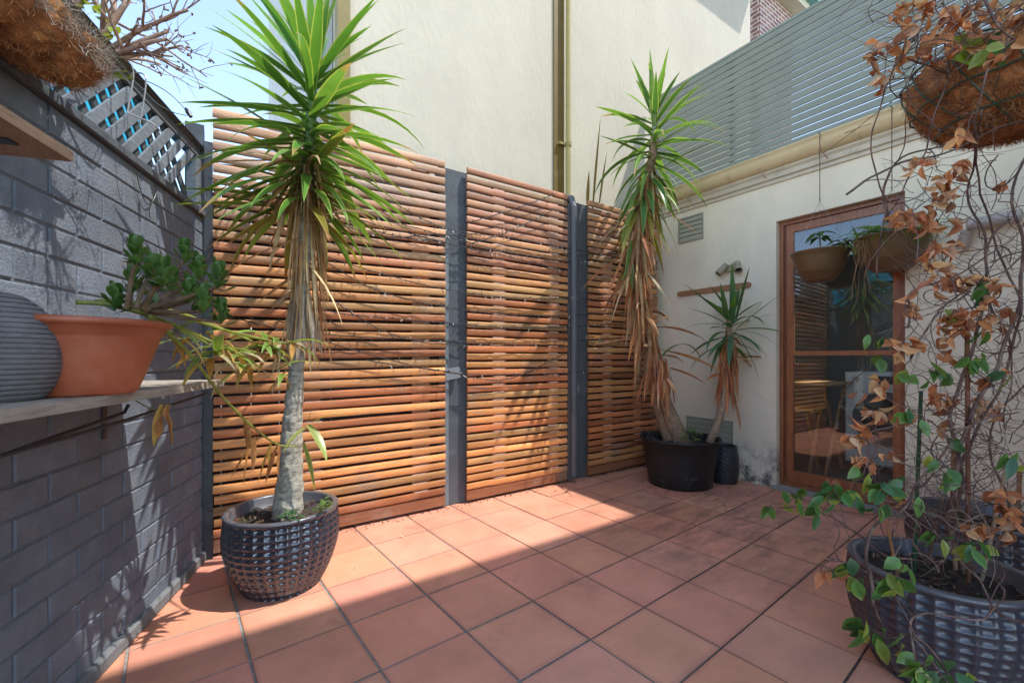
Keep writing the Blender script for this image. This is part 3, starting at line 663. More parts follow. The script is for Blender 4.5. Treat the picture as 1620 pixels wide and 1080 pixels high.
# named leaves at the left that stand out in the picture
for (px, py, qx, qy, dY, w_, c_) in ((455, 318, 285, 310, -.10, .06, (.14, .24, .03)), (455, 330, 282, 336, -.22, .06, (.14, .24, .03)), (470, 262, 372, 218, -.1, .05, (.22, .27, .04)), (470, 225, 285, 125, .0, .05, (.12, .2, .03)), (470, 290, 345, 270, .05, .05, (.2, .25, .05)),
                                (500, 260, 560, 210, -.25, .05, (.24, .26, .05)), (488, 90, 420, -40, .1, .06, G2), (490, 90, 520, -30, 0, .06, G2), (492, 120, 590, 50, 0, .055, G2), (480, 130, 330, 20, .0, .05, G1)):
    a = at(px, py, 2.1); b2 = at(qx, qy, 2.1+dY); sword(cr, a, (b2-a)+Vector((0, 0, .06)), (b2-a).length*1.03, w_, .18, c_, YE, seg=10, tip=(.33, .16, .06) if c_[0] > .19 else None)
sk_ = MB(); skirt(sk_, [at(482, 440, 2.12), at(484, 370, 2.12), at(486, 300, 2.12), at(488, 250, 2.12)], .040, 105, .46, .014, out=.11)
skirt(sk_, [at(485, 300, 2.12), at(488, 240, 2.12)], .04, 22, .42, .022, out=.5)
skirt(sk_, [at(478, 520, 2.12), at(480, 440, 2.12)], .04, 30, .26, .03, out=.1, cols=[(.5, .42, .33), (.42, .33, .22), (.36, .26, .16)])
sh = MB()
for (px, py, qx, qy, dY, w_, c_) in ((488, 672, 545, 668, 0, .02, (.3, .38, .08)), (488, 672, 508, 730, -.05, .045, (.34, .42, .12)), (486, 675, 466, 720, -.05, .04, (.4, .45, .16)), (480, 700, 492, 768, -.05, .022, (.26, .3, .05)), (486, 672, 500, 645, .02, .014, (.2, .3, .05))):
    a = at(px, py, 2.08); b2 = at(qx, qy, 2.08+dY); sword(sh, a, (b2-a)+Vector((0, 0, .09)), (b2-a).length*1.15, w_, 1.0, c_, YE, seg=7)
yucca('tall yucca with bare grey trunk and big green crown in the left planter', c1, [('trunk', tk, m_bark, None), ('crown', cr, m_leaf, None), ('dead_leaves', sk_, m_dry, None), ('side_shoot', sh, m_leaf, 'small pale green shoot low on the trunk')])
# 2: tall yucca in the tub
tw = MB(); P2 = smooth_path([ct+Vector((-.02, -.03, .33)), at(1062, 660, 3.78), at(1046, 610, 3.8), at(1038, 560, 3.82), at(1018, 500, 3.84), at(1008, 440, 3.84), at(1006, 380, 3.84), at(1018, 310, 3.84), at(1030, 260, 3.84), at(1036, 215, 3.84)], 5)
nP = len(P2)
bark_tube(tw, P2, [max(.036, .095 - .055*min(1, i/9)) for i in range(nP)], (.33, .22, .14), n=36, step=.012, amp=.008)
tw.tube(smooth_path([ct+Vector((-.1, .02, .33)), at(1040, 640, 3.86), at(1030, 590, 3.86), at(1020, 540, 3.86)], 4), [.05, .048, .046, .044, .042, .04, .04, .038, .036, .035, .03, .028, .02], 12, (.24, .15, .09))
cr = MB(); crown(cr, [at(1014, 330, 3.84), at(1026, 280, 3.84), at(1034, 225, 3.84), at(1038, 170, 3.84)], 84, .60, .052, up=1.42, lo=-.95, droop=1.1, col=(.08, .19, .045), pw=2.0)
for (px, py, qx, qy, w_) in ((1034, 200, 1028, 78, .06), (1036, 200, 1052, 92, .06), (1000, 380, 990, 440, .05), (1000, 420, 984, 450, .05), (996, 400, 1000, 460, .05), (1040, 270, 1130, 225, .04), (1036, 230, 1135, 180, .045), (1030, 250, 945, 215, .04)):
    a = at(px, py, 3.75); b2 = at(qx, qy, 3.7); sword(cr, a, (b2-a)+Vector((0, 0, .05)), (b2-a).length, w_, .25, jit((.12, .22, .04), .2), YE, seg=9)
a = at(1046, 565, 3.75); sword(cr, a, (.25, -.1, .25), .48, .05, 2.6, (.12, .24, .05), YE, seg=10)
sk_ = MB(); skirt(sk_, [at(1040, 570, 3.82), at(1018, 500, 3.84), at(1008, 440, 3.84), at(1006, 380, 3.84), at(1016, 310, 3.84), at(1028, 265, 3.84)], .05, 260, .46, .028, out=.14, cols=ORA+DRY)
skirt(sk_, [at(1008, 430, 3.84), at(1006, 380, 3.84), at(1022, 300, 3.84)], .05, 40, .5, .03, out=.5, cols=ORA+DRY)
skirt(sk_, [at(1052, 600, 3.76), at(1040, 560, 3.78)], .06, 34, .3, .04, out=.1, cols=ORA)
yucca('tall leaning yucca with a shaggy orange dead leaf skirt in the black tub', ct+Vector((-.02, -.03, .33)), [('trunk', tw, m_bark, None), ('crown', cr, m_leaf, None), ('dead_leaves', sk_, m_dry, None)])
# 3: small yucca in the same tub
b0 = at(1122, 700, 3.72); P3 = smooth_path([b0, at(1136, 668, 3.72), at(1146, 630, 3.74), at(1150, 580, 3.76), at(1152, 530, 3.76), at(1155, 505, 3.76)], 5)
tw = MB(); bark_tube(tw, P3, [max(.026, .036-.012*i/len(P3)) for i in range(len(P3))], (.42, .29, .19), n=28, step=.012, amp=.005)
cr = MB(); crown(cr, [at(1154, 545, 3.76), at(1156, 520, 3.76), at(1157, 500, 3.76)], 24, .42, .05, up=1.3, lo=-.45, droop=.8, col=(.07, .17, .055), edge=(.06, .15, .05), old=0)
for (px, py, qx, qy, w_, dr_) in ((1160, 510, 1158, 418, .05, .1), (1165, 505, 1185, 425, .045, .1), (1150, 505, 1140, 450, .045, .1), (1165, 520, 1240, 462, .045, .1), (1150, 515, 1078, 518, .025, .7), (1160, 525, 1215, 565, .035, 1.2), (1165, 522, 1232, 545, .02, 1.0), (1150, 530, 1124, 590, .04, .9), (1165, 528, 1200, 600, .035, 1.0), (1157, 530, 1153, 580, .045, .4), (1150, 505, 1085, 450, .03, .15), (1168, 515, 1225, 495, .02, .2)):
    a = at(px, py, 3.7); b2 = at(qx, qy, 3.6); sword(cr, a, (b2-a)+Vector((0, 0, .25*dr_*(b2-a).length)), (b2-a).length*1.05, w_, dr_, jit((.07, .17, .06), .15), (.10, .22, .07), seg=9)
sk_ = MB(); skirt(sk_, [at(1150, 610, 3.75), at(1152, 560, 3.76), at(1154, 530, 3.76)], .032, 110, .34, .024, out=.13, cols=ORA)
yucca('small yucca with short rosette of dark green leaves in the black tub', b0, [('trunk', tw, m_bark, None), ('crown', cr, m_leaf, None), ('dead_leaves', sk_, m_dry, None)])

# small leafy seedlings
def sprig(label, pts, n, L, w, spread, col, cat='plant', name='seedling', up=.5):
    t = thing(name, label, cat, pts[0]); st = MB(); lf = MB()
    for k, p in enumerate(pts):
        st = MB(); st.tube(wander(p, Vector(p)+Vector((U(-.01, .01), U(-.01, .01), spread*.8)), 4, .006), .0022, 5, (.1, .16, .04)); st.build('stem', m_leaf, t)
        for i in range(n):
            an = i*2.4; b_ = Vector(p)+Vector((0, 0, spread*.8*(i+1)/n)); d = Vector((math.cos(an), math.sin(an), U(.0, up)))
            oval(lf, b_+d*spread*.15, d, (0, 0, 1), L*U(.7, 1.1), w*U(.8, 1.1), jit(col, .2), cup=.1, curl=.3)
    lf.build('leaves', m_leaf, t, smooth=True)
sprig('bright green seedling with round leaves in the black tub', [at(1088, 700, 3.60), at(1096, 702, 3.58), at(1100, 692, 3.62)], 7, .06, .045, .12, (.14, .26, .04))
sprig('little succulent on the right edge of the left planter', [at(512, 802, 2.10), at(505, 812, 2.05), at(516, 806, 2.03)], 9, .03, .018, .045, (.13, .24, .06), name='succulent')
sprig('dark green succulent at the foot of the bare yucca trunk', [at(462, 820, 1.98), at(470, 826, 1.97), at(455, 824, 1.98)], 8, .04, .016, .05, (.06, .15, .05), name='succulent')

# ================================================================ SHELF ON THE LEFT
ZS = 1.012; t = thing('wall_shelf', 'weathered wooden shelf on the brick wall holding two pots', 'shelf', LW(1.2, .15, ZS))
def shelf_board(mb, l0, l1, dpt, zt, th, col, tipcol=None):
    mb.obox(LW(l0, .004, zt-th), LD*(l1-l0), LN*dpt, Vector((0, 0, th)), col)
l_far = .78
q = MB(); shelf_board(q, l_far, 2.9, .34, ZS, .024, (.34, .29, .24)); q.build('board', m_wood, t)
q = MB(); pe = LW(l_far, .01, ZS-.0245)
for l in (l_far+.09, l_far+1.0):
    q = MB(); q.obox(LW(l, .004, ZS-.028), LD*.022, LN*.30, Vector((0, 0, .003)), (.03, .03, .035)); q.obox(LW(l, .004, ZS-.20), LD*.022, LN*.003, Vector((0, 0, .17)), (.03, .03, .035))
    q.build('bracket', m_dark, t)
q = MB(); a = wall_left_hit(327, 622, .30); b2 = wall_left_hit(0, 722, .30)
q.tube([a, at(200, 664, 1.15), b2], .004, 6, (.02, .02, .022)); q.tube([at(203, 640, 1.2), at(197, 652, 1.2), at(170, 662, 1.15), at(60, 700, .9), at(0, 722, .8)], .0045, 6, (.02, .02, .022)); q.build('support_rod', m_dark, t)
ZU = 1.523; t = thing('wall_shelf', 'upper wooden shelf end with metal bracket near the top of the wall', 'shelf', LW(1.9, .15, ZU))
le = (at(103, 255, .942)-LO).dot(LD); q = MB(); q.obox(LW(le, .004, ZU), LD*(2.9-le), LN*.31, Vector((0, 0, .022)), (.42, .26, .16)); q.build('board', m_wood, t)
q = MB(); q.obox(LW(le+.07, .006, ZU-.004), LD*.025, LN*.26, Vector((0, 0, .0035)), (.03, .03, .035)); q.obox(LW(le+.07, .004, ZU-.22), LD*.025, LN*.004, Vector((0, 0, .215)), (.03, .03, .035))
q.hexa([LW(le+.075, .01, ZU-.20), LW(le+.09, .01, ZU-.20), LW(le+.09, .03, ZU-.20), LW(le+.075, .03, ZU-.20), LW(le+.075, .20, ZU-.005), LW(le+.09, .20, ZU-.005), LW(le+.09, .225, ZU-.005), LW(le+.075, .225, ZU-.005)], (.03, .03, .035)); q.build('bracket', m_dark, t)

# terracotta bowl
cbw = W(-1.03, 1.04, ZS); t = thing('terracotta_bowl', 'wide terracotta plastic bowl planter on the shelf', 'planter', cbw)
q = MB(); q.lathe(cbw, [(0, .001), (.100, .001), (.106, .006), (.121, .045), (.136, .09), (.150, .132), (.152, .140), (.157, .142), (.160, .158), (.170, .160), (.175, .164), (.175, .172), (.168, .176), (.150, .174), (.146, .165), (.140, .14), (.13, .11)], 96, (.33, .082, .038)); q.build('body', m_pot, t, smooth=True)
q = MB(); q.disc(cbw+Vector((0, 0, .160)), .134, 40, (.06, .04, .03), .01); q.build('soil', m_soil, t)
crb = W(-1.062, .872, ZS); t = thing('ribbed_pot', 'round grey horizontally ribbed pot at the near end of the shelf', 'pot', crb)
prof = [(0.0, .001), (.085, .001)]; nR = 21
for i in range(nR):
    tz = i/nR; z = .004 + tz*.212
    def rr(q_): return .120*max(.05, 1-((q_-.42)/.64)**2)**.5
    r0, r1 = rr(tz), rr(tz+.6/nR)
    prof += [(r0-.0022, z), (r0, z+.0012), ((r0+r1)/2+.0008, z+.0045), (r1, z+.0082), (r1-.0022, z+.0092)]
prof += [(.04, .219), (.034, .215), (.03, .15)]
q = MB(); q.lathe(crb, prof, 80, (.155, .145, .15)); q.build('body', m_conc, t)

# jade-like plant in the bowl
t = thing('jade_plant', 'leggy succulent with spoon shaped dark green leaves in the bowl', 'plant', cbw+Vector((0, 0, .19)))
st = MB(); lf = MB(); tl = MB()
tips = [((200, 480), (215, 395)), ((205, 478), (210, 440)), ((215, 480), (240, 420)), ((220, 480), (292, 395)), ((225, 480), (315, 420)), ((225, 482), (345, 432)), ((230, 484), (270, 440)), ((232, 485), (300, 455)), ((235, 485), (350, 490)), ((190, 478), (182, 466)), ((228, 480), (258, 428)), ((230, 484), (322, 470))]
for (bx, by), (tx, ty) in tips:
    Yb = U(1.02, 1.1); a = at(bx, by+8, Yb); a.z = max(a.z, ZS+.16); b2 = at(tx, ty, Yb+U(-.04, .12)); mid = a.lerp(b2, .55)+Vector((0, 0, -.02 if tx > 260 else 0))
    P_ = smooth_path([a, mid, b2-Vector((0, 0, .03)), b2], 4); st.tube(P_, [.0055-.0025*i/len(P_) for i in range(len(P_))], 6, [jit((.14, .09, .05), .3) for _ in P_])
    for k in range(13):
        an = k*2.4+U(-.3, .3); h_ = k/13; p_ = b2+Vector((0, 0, -.045+.05*h_)); d = Vector((math.cos(an), math.sin(an), .2+1.7*h_))
        spoon(lf, p_, d, (0, 0, 1), U(.028, .042), U(.020, .028), jit((.07, .155, .035), .25), jit((.11, .21, .05), .2))
    for k in range(3):
        p_ = P_[random.randrange(3, len(P_))]; d = rdir(); d.z = abs(d.z); 
        for s_ in range(4): oval(lf, p_, (d+rdir()*.6), (0, 0, 1), U(.018, .03), U(.012, .018), jit((.07, .14, .03) if R() < .8 else (.4, .25, .04), .2), curl=-.2)
for _ in range(46):
    a = at(U(230, 340), U(420, 485), U(1.1, 1.25)); b2 = a + Vector((U(-.06, .08), U(-.05, .05), U(-.03, .06))); tl.tube(wander(a, b2, 5, .012, 14), .0011, 4, jit((.16, .08, .05), .4))
st.build('stem', m_twig, t); lf.build('leaves', m_leaf, t, smooth=True); tl.build('twigs', m_twig, t)

# straggling plant with pale stems leaning out of the bowl
t = thing('straggly_plant', 'pale yellow green stems with drooping half dead leaves leaning out of the bowl', 'plant', cbw+Vector((.05, 0, .19)))
st = MB(); lf = MB(); dd = MB()
stems = [[(210, 487, 1.15), (290, 520, 1.3), (350, 545, 1.5), (420, 560, 1.7)], [(225, 490, 1.15), (300, 505, 1.3), (360, 523, 1.5), (455, 545, 1.75)], [(235, 500, 1.15), (300, 560, 1.3), (350, 625, 1.5), (400, 675, 1.7), (440, 703, 1.9), (470, 705, 2.0)],
         [(230, 495, 1.2), (310, 530, 1.35), (380, 560, 1.55), (410, 580, 1.6)], [(150, 477, 1.1), (215, 480, 1.15), (300, 500, 1.4), (400, 540, 1.65)], [(120, 478, 1.05), (180, 484, 1.1), (270, 512, 1.25), (330, 545, 1.4)]]
for s_ in stems:
    P_ = smooth_path([at(*p_) for p_ in s_], 7); st.tube(P_, [.0062-.003*i/len(P_) for i in range(len(P_))], 7, [jit((.33, .36, .09), .2) for _ in P_])
lv = [(430, 545, 1.72, 12), (405, 545, 1.7, 10), (452, 545, 1.76, 10), (375, 565, 1.55, 8), (395, 580, 1.6, 8), (270, 530, 1.28, 7), (335, 560, 1.42, 10), (350, 545, 1.5, 7), (320, 530, 1.4, 5), (445, 590, 1.75, 6)]
for px, py, Y, n in lv:
    for k in range(n):
        p_ = at(px+U(-14, 14), py+U(-8, 8), Y); dead = R() < .5; an = U(0, 2*PI); d = Vector((math.cos(an), math.sin(an), U(-.3, .7)))
        if dead: sword(dd, p_, d+Vector((0, 0, -.6)), U(.08, .15), U(.012, .026), U(1, 2.5), jit(random.choice([(.45, .25, .05), (.5, .34, .08), (.5, .42, .25)]), .2), jit((.4, .28, .1), .2), seg=6, fold=U(0, .9), twist=U(-2, 2))
        else: sword(lf, p_, d, U(.10, .19), U(.018, .032), U(.8, 2.2), jit((.22, .33, .06), .2), jit((.35, .42, .14), .2), seg=7, twist=U(-.6, .6), tip=(.45, .33, .1) if R() < .3 else None)
for px, py, Y, qx, qy in ((405, 690, 1.72, 400, 740), (400, 680, 1.7, 385, 760), (430, 703, 1.85, 408, 760), (440, 705, 1.9, 420, 758), (390, 660, 1.68, 390, 705), (445, 705, 1.9, 440, 750), (410, 690, 1.75, 365, 750), (430, 700, 1.85, 425, 730), (255, 660, 1.15, 250, 690), (262, 655, 1.15, 272, 700), (268, 640, 1.15, 265, 665), (258, 640, 1.15, 243, 700)):
    a = at(px, py, Y); b2 = at(qx, qy, Y); sword(dd, a, b2-a, (b2-a).length*1.1, .022, .3, jit(random.choice([(.45, .2, .06), (.4, .16, .05), (.5, .32, .06)]), .2), (.45, .25, .08), seg=7, fold=.6, twist=U(-1.5, 1.5))
st.tube([at(200, 625, 1.15), at(235, 645, 1.15), at(258, 652, 1.15), at(272, 640, 1.15)], .0018, 5, (.2, .16, .08))
st.build('stem', m_leaf, t, smooth=True); lf.build('leaves', m_leaf, t, smooth=True); dd.build('dead_leaves', m_dry, t, smooth=True)

# ================================================================ COIR BASKETS
def fibres(mb, fn, n, L, col, r=.0009):
    for _ in range(n):
        p_, nn = fn(); d = (rdir() + nn*.5).normalized(); pts = [p_]
        for k in range(3): p_ = p_ + d*L*U(.2, .4); d = (d + rdir()*.5 - nn*.15).normalized(); pts.append(p_)
        mb.tube(pts, [r, r, r*.8, r*.4], 3, jit(random.choice(col), .3), cap=False)
BRN = [(.38, .155, .055), (.44, .20, .075), (.27, .11, .045), (.48, .29, .14)]
GRF = [(.45, .40, .33), (.35, .27, .2), (.5, .46, .4)]
lA = (W(-1.17, 1.31)-LO).dot(LD)     # far end along the wall
t = thing('coir_trough', 'brown coir lined wire trough hanging from the top of the left wall', 'hanging planter', LW(lA+.5, .12, 2.0))
co = MB(); vs = []; fs = []; nl = 66; na = 20; ztr = 1.96; l_near = lA+1.25
def trough(s_, a_, k=1.0):
    l = lA + (l_near-lA)*s_; ph = (l-lA)/.105; lobe = abs(math.sin(PI*ph))**.45; en = min(1, ((l-lA)/.09))**.5 if l < lA+.09 else 1
    r = (.066 + .040*lobe)*en*k; p_ = LW(l, .108 + r*1.05*math.cos(a_), ztr - .012 - max(0, r*1.05*math.sin(a_)))
    return p_
for i in range(nl+1):
    for j in range(na+1):
        a_ = PI*j/na; p_ = trough(i/nl, a_); p_ += noise.noise_vector(p_*28)*.008 + noise.noise_vector(p_*9)*.008; vs.append(p_)
for i in range(nl):
    for j in range(na): k = i*(na+1)+j; fs.append((k, k+1, k+na+2, k+na+1))
co.add(vs, fs, [jit(random.choice(BRN[:3]), .3) for _ in vs]); co.build('coir_liner', m_coir, t, smooth=True)
fb = MB()
def fn():
    s_ = R(); a_ = U(0, PI); p_ = trough(s_, a_); c_ = LW((p_-LO).dot(LD), .108, ztr-.03); return p_, (p_-c_).normalized()
fibres(fb, fn, 8000, .022, BRN, .0006)
def fn2():
    s_ = R()**1.3*.8; a_ = U(-.05, .55); p_ = trough(s_, a_); return p_, (LN*.7+Vector((0, 0, .6))).normalized()
fibres(fb, fn2, 1500, .05, GRF, .0006)
fb.build('coir_fibre', m_fibre, t)
wr = MB()
for k in range(1, 11):
    l = lA + .105*k; wr.tube([LW(l, .108+.086*math.cos(PI*q_/12), ztr-.012-.088*math.sin(PI*q_/12)) for q_ in range(13)], .0024, 5, (.03, .03, .03))
wr.tube([LW(lA-.01, .205, ztr), LW(l_near, .205, ztr)], .003, 5, (.04, .04, .04)); wr.build('wire_frame', m_metal, t)
q = MB(); q.obox(LW(lA-.03, .205, ztr-.005), LD*1.7, LN*.01, Vector((0, 0, .028)), (.16, .165, .12), .002)
tag(q.build('timber_rail', m_wood), 'mossy grey timber strip in front of the coir trough', 'rail')

# bare shrub growing out of the trough
t = thing('bare_shrub', 'nearly leafless brown branched shrub growing above the coir trough', 'shrub', at(130, 90, 1.28))
br = MB(); lf = MB(); tipsL = []
def branch(p_, d, L, r, lvl, mb, cols, tipl, flat=.5, kink=.45):
    pts = [p_.copy()]; n = 6; rs = [r]
    for i in range(n):
        d = (d + rdir()*kink*.55 + Vector((0, 0, .04))).normalized(); p_ = p_ + d*L/n; pts.append(p_.copy()); rs.append(r*(1-.5*(i+1)/n))
        if lvl > 0 and i >= 1 and R() < .75:
            branch(p_.copy(), (d + rdir()*.95).normalized(), L*U(.4, .7), r*(1-.5*(i+1)/n)*.65, lvl-1, mb, cols, tipl, flat, kink)
    mb.tube(pts, rs, 5 if r < .004 else 7, [jit(random.choice(cols), .25) for _ in pts]); tipl.append((pts[-1], d))
bc = [(.30, .19, .14), (.22, .13, .09), (.36, .25, .19)]
for (x0, y0, x1, y1, r) in ((140, 80, 215, 0, .013), (150, 90, 200, 10, .011), (165, 90, 265, 50, .009), (170, 92, 245, 25, .009), (175, 95, 255, 90, .006), (120, 60, 150, -60, .011), (180, 88, 280, 60, .006), (110, 40, 110, -80, .011), (190, 92, 275, 84, .005), (160, 85, 300, 10, .008)):
    a = at(x0, y0, 1.28); b2 = at(x1, y1, 1.28+U(-.05, .15)); branch(a, (b2-a).normalized(), (b2-a).length*.95, r, 2, br, bc, tipsL, kink=.3)
for p_, d in tipsL:
    if R() < .5:
        for k in range(random.randint(1, 3)): br.tube([p_, p_+rdir()*U(.005, .014)], .0025, 4, (.2, .13, .11))
for px, py in ((130, 5), (125, 25), (150, 25), (185, 42), (175, 50), (130, 15), (140, 40), (186, 125), (195, 120), (160, 20), (135, 2), (180, 45)):
    for k in range(2): oval(lf, at(px+U(-5, 5), py+U(-5, 5), 1.28), rdir(), (0, 0, 1), U(.03, .055), U(.018, .03), jit((.30, .38, .05), .25))
br.build('branches', m_twig, t, smooth=True); lf.build('leaves', m_leaf, t, smooth=True)

# cable with plug, and wire hanger on the lattice
t = thing('power_cable', 'thin black cable with plug looping out from the lattice', 'cable', at(208, 120, 1.7))
q = MB(); pl = [at(208, 122, 1.7), at(240, 132, 1.7), at(270, 150, 1.72), at(296, 176, 1.75)]; q.tube(smooth_path(pl, 6), .0018, 5, (.02, .02, .02)); pl = [at(296, 183, 1.75), at(275, 178, 1.72), at(250, 165, 1.7), at(225, 140, 1.68), at(205, 122, 1.7)]; q.tube(smooth_path(pl, 6), .0018, 5, (.12, .12, .12)); q.build('lead', m_plast, t)
q = MB(); q.tube([at(294, 172, 1.75), at(298, 178, 1.75), at(302, 185, 1.75)], [.006, .01, .007], 8, (.015, .015, .018)); q.build('plug', m_plast, t)
q = MB(); pl = [at(190, 100, 1.62), at(205, 98, 1.6), at(211, 120, 1.6), at(203, 170, 1.6), at(205, 180, 1.6), at(240, 195, 1.62), at(256, 210, 1.66)]; q.tube(smooth_path(pl, 5), .0028, 6, (.35, .35, .36)); pl = [at(215, 115, 1.63), at(231, 125, 1.63), at(222, 190, 1.63), at(221, 197, 1.63)]; q.tube(smooth_path(pl, 5), .0028, 6, (.35, .35, .36))
tag(q.build('wire_hook', m_metal), 'bent grey wire hook hanging over the lattice rail', 'hook')
q = MB(); 
for s_ in ([(216, 273), (222, 300), (232, 322), (242, 318), (248, 300), (246, 285)], [(238, 318), (236, 338), (238, 345)]): q.tube(smooth_path([wall_left_hit(x, y, .012) for x, y in s_], 4), .0017, 5, (.02, .02, .02))
tag(q.build('loose_wire', m_plast), 'short black wire loop dangling on the brick wall below the lattice', 'wire')

# right basket
cB = at(1612, 140, 1.60)
t = thing('coir_basket', 'round coir lined wire basket hanging at the upper right', 'hanging planter', cB)
rb = .315; co = MB(); vs = []; fs = []; na, nz = 72, 22
def bask(a_, s_, k=1.0):
    ang = s_*PI/2; lob = .035*abs(math.sin(a_*6+.4*math.sin(3*s_)))**.6*math.cos(ang*.8)
    r = (rb-.035+lob)*math.cos(ang)**.62*k if s_ < .999 else .0
    return cB + Vector((r*math.cos(a_), r*math.sin(a_), .10-.25*math.sin(ang)*k))
for j in range(nz+1):
    for i in range(na):
        a_ = 2*PI*i/na; p_ = bask(a_, j/nz); p_ += noise.noise_vector(p_*25)*.012; vs.append(p_)
for j in range(nz):
    for i in range(na): k = (i+1) % na; fs.append((j*na+i, j*na+k, (j+1)*na+k, (j+1)*na+i))
co.add(vs, fs, [jit(random.choice(BRN[:3]), .3) for _ in vs]); co.disc(cB+Vector((0, 0, .08)), rb-.04, 30, (.08, .05, .03), .02); co.build('coir_liner', m_coir, t, smooth=True)
fb = MB()
def fn3():
    p_ = bask(U(0, 2*PI), R()**.8*.95); return p_, (p_-cB-Vector((0, 0, .05))).normalized()
fibres(fb, fn3, 8500, .032, BRN, .0007)
fb.build('coir_fibre', m_fibre, t)
wr = MB(); gc = (.02, .07, .045)
for s_, k in ((0, 1.05), (.33, 1.04), (.62, 1.04)):
    wr.tube([bask(2*PI*i/48, s_)+(bask(2*PI*i/48, s_)-cB).normalized()*.012*1 for i in range(49)], .0035 if s_ else .0045, 6, gc)
for i in range(14):
    a_ = 2*PI*i/14; wr.tube([bask(a_+.5*q_/8, q_/8)+(bask(a_+.5*q_/8, q_/8)-cB).normalized()*.010 for q_ in range(8)], .003, 6, gc)
wr.build('wire_frame', m_metal, t)

# hanging bowls with hooks
def hanging_bowl(px_rod, py_g, px_c, half, py_rim, py_bot, label, hl):
    pr = rgt(px_rod, py_g, 3.755); Y = (pr.x*ST + (pr.y+D)*CT); c_ = at(px_c, py_rim, Y); zb = at(px_c, py_bot, Y).z; r = half/F*Y; hgt = c_.z-zb
    t = thing('hanging_planter', label, 'hanging planter', c_)
    q = MB(); b_ = Vector((c_.x, c_.y, zb)); q.lathe(b_, [(0, .001), (r*.45, .001), (r*.52, .008), (r*.72, hgt*.30), (r*.735, hgt*.31), (r*.75, hgt*.33), (r*.90, hgt*.72), (r*.955, hgt*.93), (r*1.0, hgt*.955), (r*1.0, hgt), (r*.97, hgt), (r*.93, hgt*.93), (r*.85, hgt*.7)], 64, (.155, .09, .042)); q.build('bowl', m_plast, t, smooth=True)
    q = MB(); q.disc(b_+Vector((0, 0, hgt*.75)), r*.87, 32, (.05, .035, .025), .01); q.build('soil', m_soil, t)
    hk = Vector((pr.x, pr.y, at(px_rod, hl, Y).z)); q = MB()
    top = Vector((c_.x, c_.y, hk.z))
    for k in range(3):
        a_ = 2*PI*k/3+.4; e = Vector((c_.x+r*.95*math.cos(a_), c_.y+r*.95*math.sin(a_), c_.z)); n = 26
        for i in range(n):
            p0 = top.lerp(e, i/n); p1 = top.lerp(e, (i+.8)/n); o_ = Vector((.0022, 0, 0)) if i % 2 else Vector((0, .0022, 0)); q.tube([p0-o_, p1-o_], .0009, 4, (.35, .34, .3)); q.tube([p0+o_, p1+o_], .0009, 4, (.35, .34, .3))
    q.tube([top+Vector((.011*math.cos(x*PI/6), 0, .011*math.sin(x*PI/6)+.008)) for x in range(13)], .0014, 5, (.35, .34, .3)); q.build('chain', m_metal, t)
    rd = MB(); yy = pr.y; rd.tube([(UR-.10, yy, 2.77), (UR-.125, yy, 2.80), (c_.x, c_.y, 2.79), (c_.x, c_.y, 2.75), (c_.x, c_.y, top.z+.01), (c_.x+.008, c_.y+.004, top.z+.004), (c_.x+.014, c_.y+.006, top.z+.02)], .0026, 6, (.05, .04, .035))
    tag(rd.build('hook_rod', m_metal), hl_label[label], 'hook')
    return c_, r
LB1 = 'smaller brown hanging bowl, left of the two in front of the window'; LB2 = 'larger brown hanging bowl with fern, right of the two by the window'
hl_label = {LB1: 'thin metal hook rod from the gutter carrying the left brown bowl', LB2: 'thin metal hook rod from the gutter carrying the right brown bowl'}
hb1, r1 = hanging_bowl(1293, 218, 1297, 40, 399, 445, LB1, 318)
hb2, r2 = hanging_bowl(1407, 178, 1411, 49, 374, 428, LB2, 300)
# small plant in left bowl
t = thing('potted_plant', 'small broad leaved green plant in the left hanging bowl', 'plant', hb1)
st = MB(); lf = MB(); top = hb1+Vector((.02, .01, .13)); st.tube(smooth_path([hb1-Vector((0, 0, .02)), hb1+Vector((.01, 0, .06)), top], 4), .004, 6, (.2, .13, .08))
for k in range(13):
    an = k*2.4; d = Vector((math.cos(an), math.sin(an), U(-.2, .4))); oval(lf, top+d*.01+Vector((0, 0, -.02+.004*k)), d, (0, 0, 1), U(.07, .11), U(.032, .045), jit((.07, .17, .04), .2), curl=.5)
st.build('stem', m_twig, t); lf.build('leaves', m_leaf, t, smooth=True)
# fern in the right bowl
t = thing('fern', 'feathery green fern spilling from the right hanging bowl', 'fern', hb2)
lf = MB(); dd = MB()
for k in range(76):
    an = U(0, 2*PI) if R() < .55 else PI*1.0+U(-.9, 1.0); d = Vector((math.cos(an), math.sin(an), U(.1, 1.2))).normalized(); p_ = hb2+Vector((math.cos(an)*U(0, .1), math.sin(an)*U(0, .1), -.01)); L_ = U(.14, .32); n = 22; pts = []
    c_ = jit((.20, .38, .06), .25)
    for i in range(n+1):
        pts.append(p_.copy()); s_ = d.cross(Vector((0, 0, 1))).normalized(); w2 = .030*math.sin(PI*min(1, .12+.88*i/n))**.8
        if i > 2:
            for sg in (-1, 1): oval(lf, p_, s_*sg + d*.5, (0, 0, 1), w2*U(.8, 1.1), .0085, c_, curl=.1)
        p_ = p_ + d*L_/n; d = (d + Vector((0, 0, -.075))).normalized()
    lf.tube(pts, .0008, 4, (.1, .16, .04))
for k in range(16):
    a = hb2+Vector((-r2*.93*math.cos(k*.1+.3), -.04-.1*math.sin(k*.15), .0)); a = at(U(1355, 1372), 380, 2.9); b2 = a + Vector((U(-.05, .05), U(-.05, .05), -U(.08, .42))); dd.tube(wander(a, b2, 7, .02, 9), .0016, 4, jit((.30, .16, .08), .3)); 
lf.build('fronds', m_leaf, t); dd.build('dry_roots', m_twig, t)

